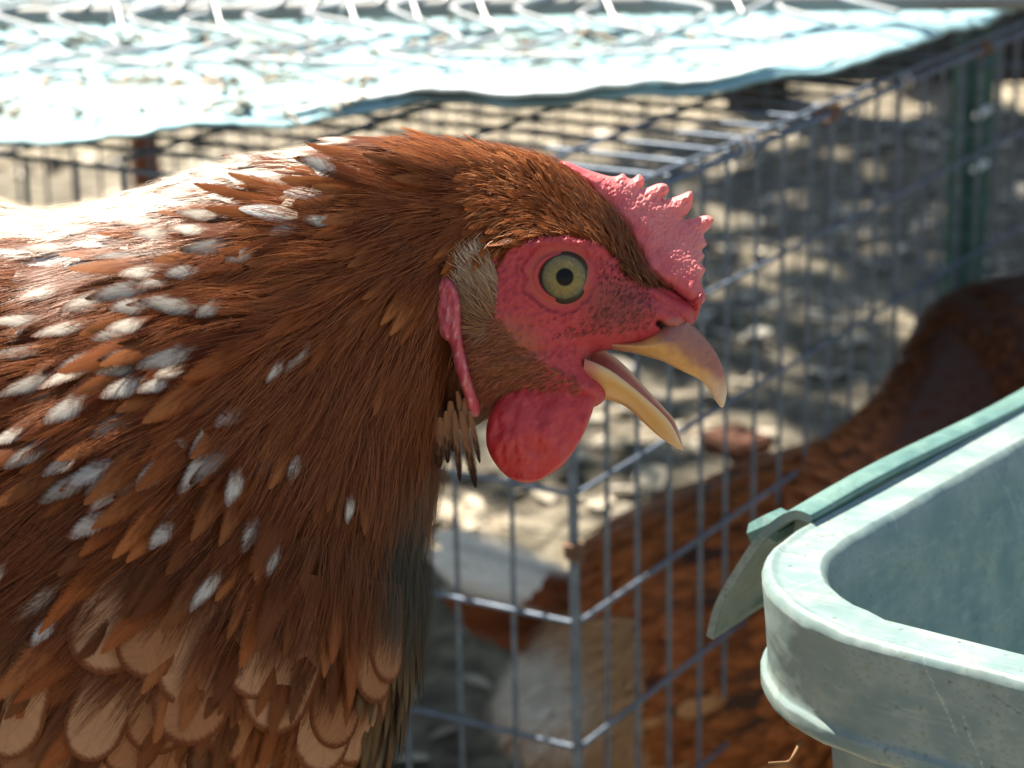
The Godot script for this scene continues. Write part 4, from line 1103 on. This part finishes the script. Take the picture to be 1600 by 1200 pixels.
	for q in scatter(body, 120000, const_f(0.0), func(p: Vector2) -> bool: return p.x > -350.0 and not (p.x > 685.0 and p.y > 385.0 and Geometry2D.is_point_in_polygon(p, head_poly))):
		var p: Vector2 = q[2]; var l: float = len_at.call(p) * rnd(0.35, 0.75)
		if lower.call(p) > 0.3 and rng.randf() < 0.9: continue
		var k := rnd(0.75, 1.25); var c := lin(0.16, 0.039, 0.009).lerp(lin(0.36, 0.125, 0.038), rng.randf() * rng.randf())
		if dark_front.call(p) > rng.randf(): c = lin(0.07, 0.055, 0.04)
		if p.x < 560.0 and p.y < (400.0 if p.x < 180.0 else lerpf(400.0, 290.0, clampf((p.x - 180.0) / 380.0, 0.0, 1.0))): c = lin(0.74, 0.64, 0.52)  # barbs along the nape painted pale for the sun glare
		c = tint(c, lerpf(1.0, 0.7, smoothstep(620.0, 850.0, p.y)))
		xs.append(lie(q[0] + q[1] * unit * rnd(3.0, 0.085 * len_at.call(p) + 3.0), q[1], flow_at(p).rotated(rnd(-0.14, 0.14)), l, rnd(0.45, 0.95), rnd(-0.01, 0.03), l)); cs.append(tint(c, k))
	for q in scatter(head, 9000, const_f(0.0), func(p: Vector2) -> bool: return p.x > 650.0 and face_in(p) < 4.0 and p.y < 560.0):
		var p: Vector2 = q[2]; var l := rnd(14.0, 34.0)
		var k := rnd(0.5, 1.4) * lerpf(1.0, 0.5, smoothstep(890.0, 970.0, p.x)); var c := lin(0.22, 0.056, 0.013).lerp(lin(0.48, 0.21, 0.075), rng.randf() * rng.randf())
		xs.append(lie(q[0] + q[1] * unit * rnd(2.0, 8.0), q[1], flow_at(p).rotated(rnd(-0.3, 0.3)), l, rnd(0.9, 1.7), rnd(0.05, 0.3), l)); cs.append(tint(c, k))
	# bristles on cheek and before the eye, pale tuft over the ear
	var tuft: PackedVector2Array = V.call([688, 402, 712, 394, 745, 392, 768, 402, 780, 440, 778, 490, 765, 530, 740, 520, 722, 470, 708, 425])
	var cheek: PackedVector2Array = V.call([738, 510, 785, 500, 815, 540, 865, 572, 905, 590, 910, 612, 860, 628, 800, 636, 762, 650, 745, 610])
	var lore: PackedVector2Array = V.call([935, 405, 985, 420, 1010, 450, 1025, 490, 1010, 515, 960, 520, 900, 525, 850, 530, 900, 505, 935, 480])
	for q in scatter(head, 52000, const_f(0.0), func(p: Vector2) -> bool: return p.x > 684.0 and face_in(p) > -3.0):
		var p: Vector2 = q[2]; var l := 0.0; var f := Vector2(-1, 0.3); var c := lin(0.3, 0.1, 0.05)
		if Geometry2D.is_point_in_polygon(p, tuft):
			if p.y > 520.0 and rng.randf() < 0.4: continue
			l = rnd(20, 38); f = Vector2(-0.55, -0.85).lerp(Vector2(-0.2, 0.9), smoothstep(470.0, 560.0, p.y))
			c = lin(0.46, 0.34, 0.23).lerp(lin(0.26, 0.12, 0.055), smoothstep(410.0, 520.0, p.y + rnd(-25, 25))).lerp(lin(0.74, 0.70, 0.64), 0.95 * smoothstep(790.0, 700.0, p.x + 0.9 * (p.y - 400.0)))
		elif Geometry2D.is_point_in_polygon(p, cheek):
			if rng.randf() < 0.50 + 0.3 * smoothstep(780.0, 880.0, p.x): continue
			l = rnd(10, 22); f = Vector2(-0.95, 0.25).lerp(Vector2(-0.5, 0.8), smoothstep(570.0, 640.0, p.y)); c = lin(0.32, 0.115, 0.045).lerp(lin(0.16, 0.05, 0.025), rng.randf())
		elif Geometry2D.is_point_in_polygon(p, lore):
			if rng.randf() < 0.80: continue
			l = rnd(4, 10); f = Vector2(-0.55, 0.75); c = lin(0.16, 0.040, 0.032).lerp(lin(0.06, 0.02, 0.014), rng.randf() * smoothstep(520.0, 430.0, p.y))
		else: continue
		xs.append(lie(q[0], q[1], f.rotated(rnd(-0.4, 0.4)), l, rnd(0.7, 1.5), rnd(0.12, 0.5), l)); cs.append(tint(c, rnd(0.7, 1.35)))
	multi("loose_barbs", strand, M.strand, scaled(xs), cs, t, xf)
	# wet pointed feathers under the ear
	for q in [[712, 640, 722, 750, 15], [722, 640, 746, 760, 20], [735, 640, 752, 722, 12], [700, 640, 703, 722, 18], [690, 650, 690, 730, 22], [706, 625, 712, 705, 20], [728, 620, 730, 700, 14], [716, 610, 735, 690, 14]]:
		var a := Vector2(q[0], q[1]); var b := Vector2(q[2], q[3]); var l := a.distance_to(b)
		var tr := lie(hp(a.x, a.y, 96.0 - 0.0 * l), Vector3(0.1, -0.15, 1).normalized(), (b - a).normalized(), l * unit, q[4] * unit, 0.02)
		put("throat_feather", lance, M.broad_dark if M.has("broad_dark") else M.hackle, t, xf * tr)

func scaled(a: Array) -> Array:
	var o := []
	for x in a: o.append(Transform3D(Basis(x.basis.x * unit, x.basis.y * unit, x.basis.z * unit), x.origin))
	return o

# ---------------------------------------------------------------- the hen in the cage
func hen_behind():
	var depth := 1.13
	unit = depth / FOCAL
	frame = Transform3D(view, eye - view.z * depth)
	var foot := frame * hp(1300, 1300); foot.y = 0.0
	var t := thing("brown_hen", "dark brown hen with white tail resting inside the wire cage", "hen", foot)
	var xf := t.transform.affine_inverse() * frame
	var V := func(a: Array) -> PackedVector2Array:
		var o := PackedVector2Array()
		for i in range(0, a.size(), 2): o.append(Vector2(a[i], a[i + 1]))
		return o
	var o: PackedVector2Array = V.call([850, 1000, 900, 890, 940, 825, 1010, 785, 1100, 748, 1200, 710, 1320, 668, 1400, 600, 1460, 520, 1520, 455, 1600, 425, 1680, 405, 1750, 330, 1820, 290, 1890, 310, 1910, 380, 1880, 450, 1850, 560, 1830, 750, 1790, 950, 1720, 1130, 1600, 1240, 1400, 1300, 1150, 1300, 960, 1260, 850, 1190, 800, 1100])
	var d := inflate(o, 4, 14.0, func(p: Vector2) -> float: return lerpf(230.0, 70.0, smoothstep(1600.0, 1850.0, p.x) * smoothstep(700.0, 400.0, p.y)), func(p: Vector2) -> float: return lerpf(250.0, 60.0, smoothstep(1600.0, 1850.0, p.x) * smoothstep(700.0, 400.0, p.y)), const_f(0.0), func(_p: Vector2) -> Color: return lin(0.05, 0.016, 0.008), func(p: Vector2) -> float: return -320.0 * smoothstep(1250.0, 1580.0, p.x))
	put("body", body_mesh(d), M.skin, t, xf)
	var broad := feather_mesh(7, 0.0, 0.12); var strand := strand_mesh()
	var flow := func(p: Vector2) -> Vector2: return Vector2(-1, 0.35).lerp(Vector2(-0.6, 0.9), smoothstep(1350.0, 1700.0, p.x)).normalized()
	var xs := []; var cs := PackedColorArray(); var bs := []; var bc := PackedColorArray()
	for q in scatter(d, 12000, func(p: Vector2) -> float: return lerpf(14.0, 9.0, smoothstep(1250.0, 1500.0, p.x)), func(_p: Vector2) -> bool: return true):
		var p: Vector2 = q[2]
		var buff := smoothstep(1010.0, 860.0, p.x) * smoothstep(900.0, 1010.0, p.y)
		buff = maxf(buff, 0.7 * smoothstep(1020.0, 1180.0, p.y) * smoothstep(1350.0, 950.0, p.x))
		var tr := lie(q[0], q[1], flow.call(p).rotated(rnd(-0.2, 0.2)), rnd(60, 90) * lerpf(1.0, 0.6, smoothstep(1250.0, 1500.0, p.x)), rnd(30, 40) * lerpf(1.0, 0.6, smoothstep(1250.0, 1500.0, p.x)), rnd(0.02, 0.06))
		if buff > rng.randf():
			bs.append(tr); bc.append(tint(lin(1.35, 1.25, 1.1), rnd(0.7, 1.25)))
		else:
			xs.append(tr); cs.append(tint(lin(1.85, 2.05, 2.25), rnd(0.8, 1.15) * lerpf(1.0, 0.30, smoothstep(1330.0, 1480.0, p.x))))  # neck feathers tinted darker to stand in for shade there
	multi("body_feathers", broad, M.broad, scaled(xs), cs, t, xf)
	multi("fluff_feathers", broad, M.laced, scaled(bs), bc, t, xf)
	# fluff round the vent
	xs = []; cs = PackedColorArray()
	for q in scatter(d, 14000, const_f(0.0), func(p: Vector2) -> bool: return p.x < 1000.0 and p.y > 930.0):
		xs.append(lie(q[0], q[1], Vector2(-0.6, 0.8).rotated(rnd(-0.7, 0.7)), rnd(30, 75), rnd(1.5, 3.0), rnd(0.1, 0.7), 30.0)); cs.append(tint(lin(0.52, 0.29, 0.14).lerp(lin(0.80, 0.74, 0.64), smoothstep(120.0, 30.0, q[2].distance_to(Vector2(860, 1050)))), rnd(0.75, 1.1)))
	multi("fluff_barbs", strand, M.strand, scaled(xs), cs, t, xf)
	# tail: white feathers above, brown ones below
	for q in [[930, 925, 676, 812, 78, 0, 20], [925, 938, 662, 842, 76, 0, 35], [930, 950, 690, 880, 62, 0, 10], [940, 955, 690, 920, 80, 1, 0], [950, 985, 720, 955, 90, 1, -10], [930, 1000, 770, 985, 55, 1, 10], [960, 940, 800, 900, 90, 1, 45]]:
		var a := Vector2(q[0], q[1]); var b := Vector2(q[2], q[3]); var l := a.distance_to(b)
		var tr := lie(hp(a.x, a.y, 60.0 + q[6]), Vector3(-0.1, 0.35, 1).normalized(), (b - a).normalized(), l * unit, q[4] * unit, 0.0)
		put("tail_feather", broad, [M.white_feather, M.broad, M.laced][q[5]], t, xf * tr)
	# head beyond the frame
	var comb := inflate(V.call([1760, 320, 1775, 270, 1795, 290, 1812, 250, 1830, 280, 1852, 245, 1865, 285, 1885, 265, 1890, 315, 1820, 310]), 3, 5.0, const_f(12.0), const_f(10.0), const_f(0.0), func(_p: Vector2) -> Color: return lin(0.5, 0.05, 0.06), const_f(-320.0))
	put("comb", body_mesh(comb), M.comb_skin, t, xf)
	var beak := inflate(V.call([1880, 345, 1915, 345, 1950, 365, 1965, 395, 1935, 388, 1885, 390]), 3, 5.0, const_f(16.0), const_f(18.0), const_f(0.0), func(_p: Vector2) -> Color: return lin(0.5, 0.3, 0.14), const_f(-320.0))
	put("beak", body_mesh(beak), M.horn, t, xf)
	var ball := SphereMesh.new(); ball.radius = 13.0 * unit; ball.height = 26.0 * unit; ball.radial_segments = 16; ball.rings = 8
	for s in [1.0, -1.0]: put("eye", ball, plain("dark_eye", lin(0.10, 0.06, 0.01), 0.1), t, xf * Transform3D(Basis(), hp(1858, 345, -320.0 + s * 52.0)))
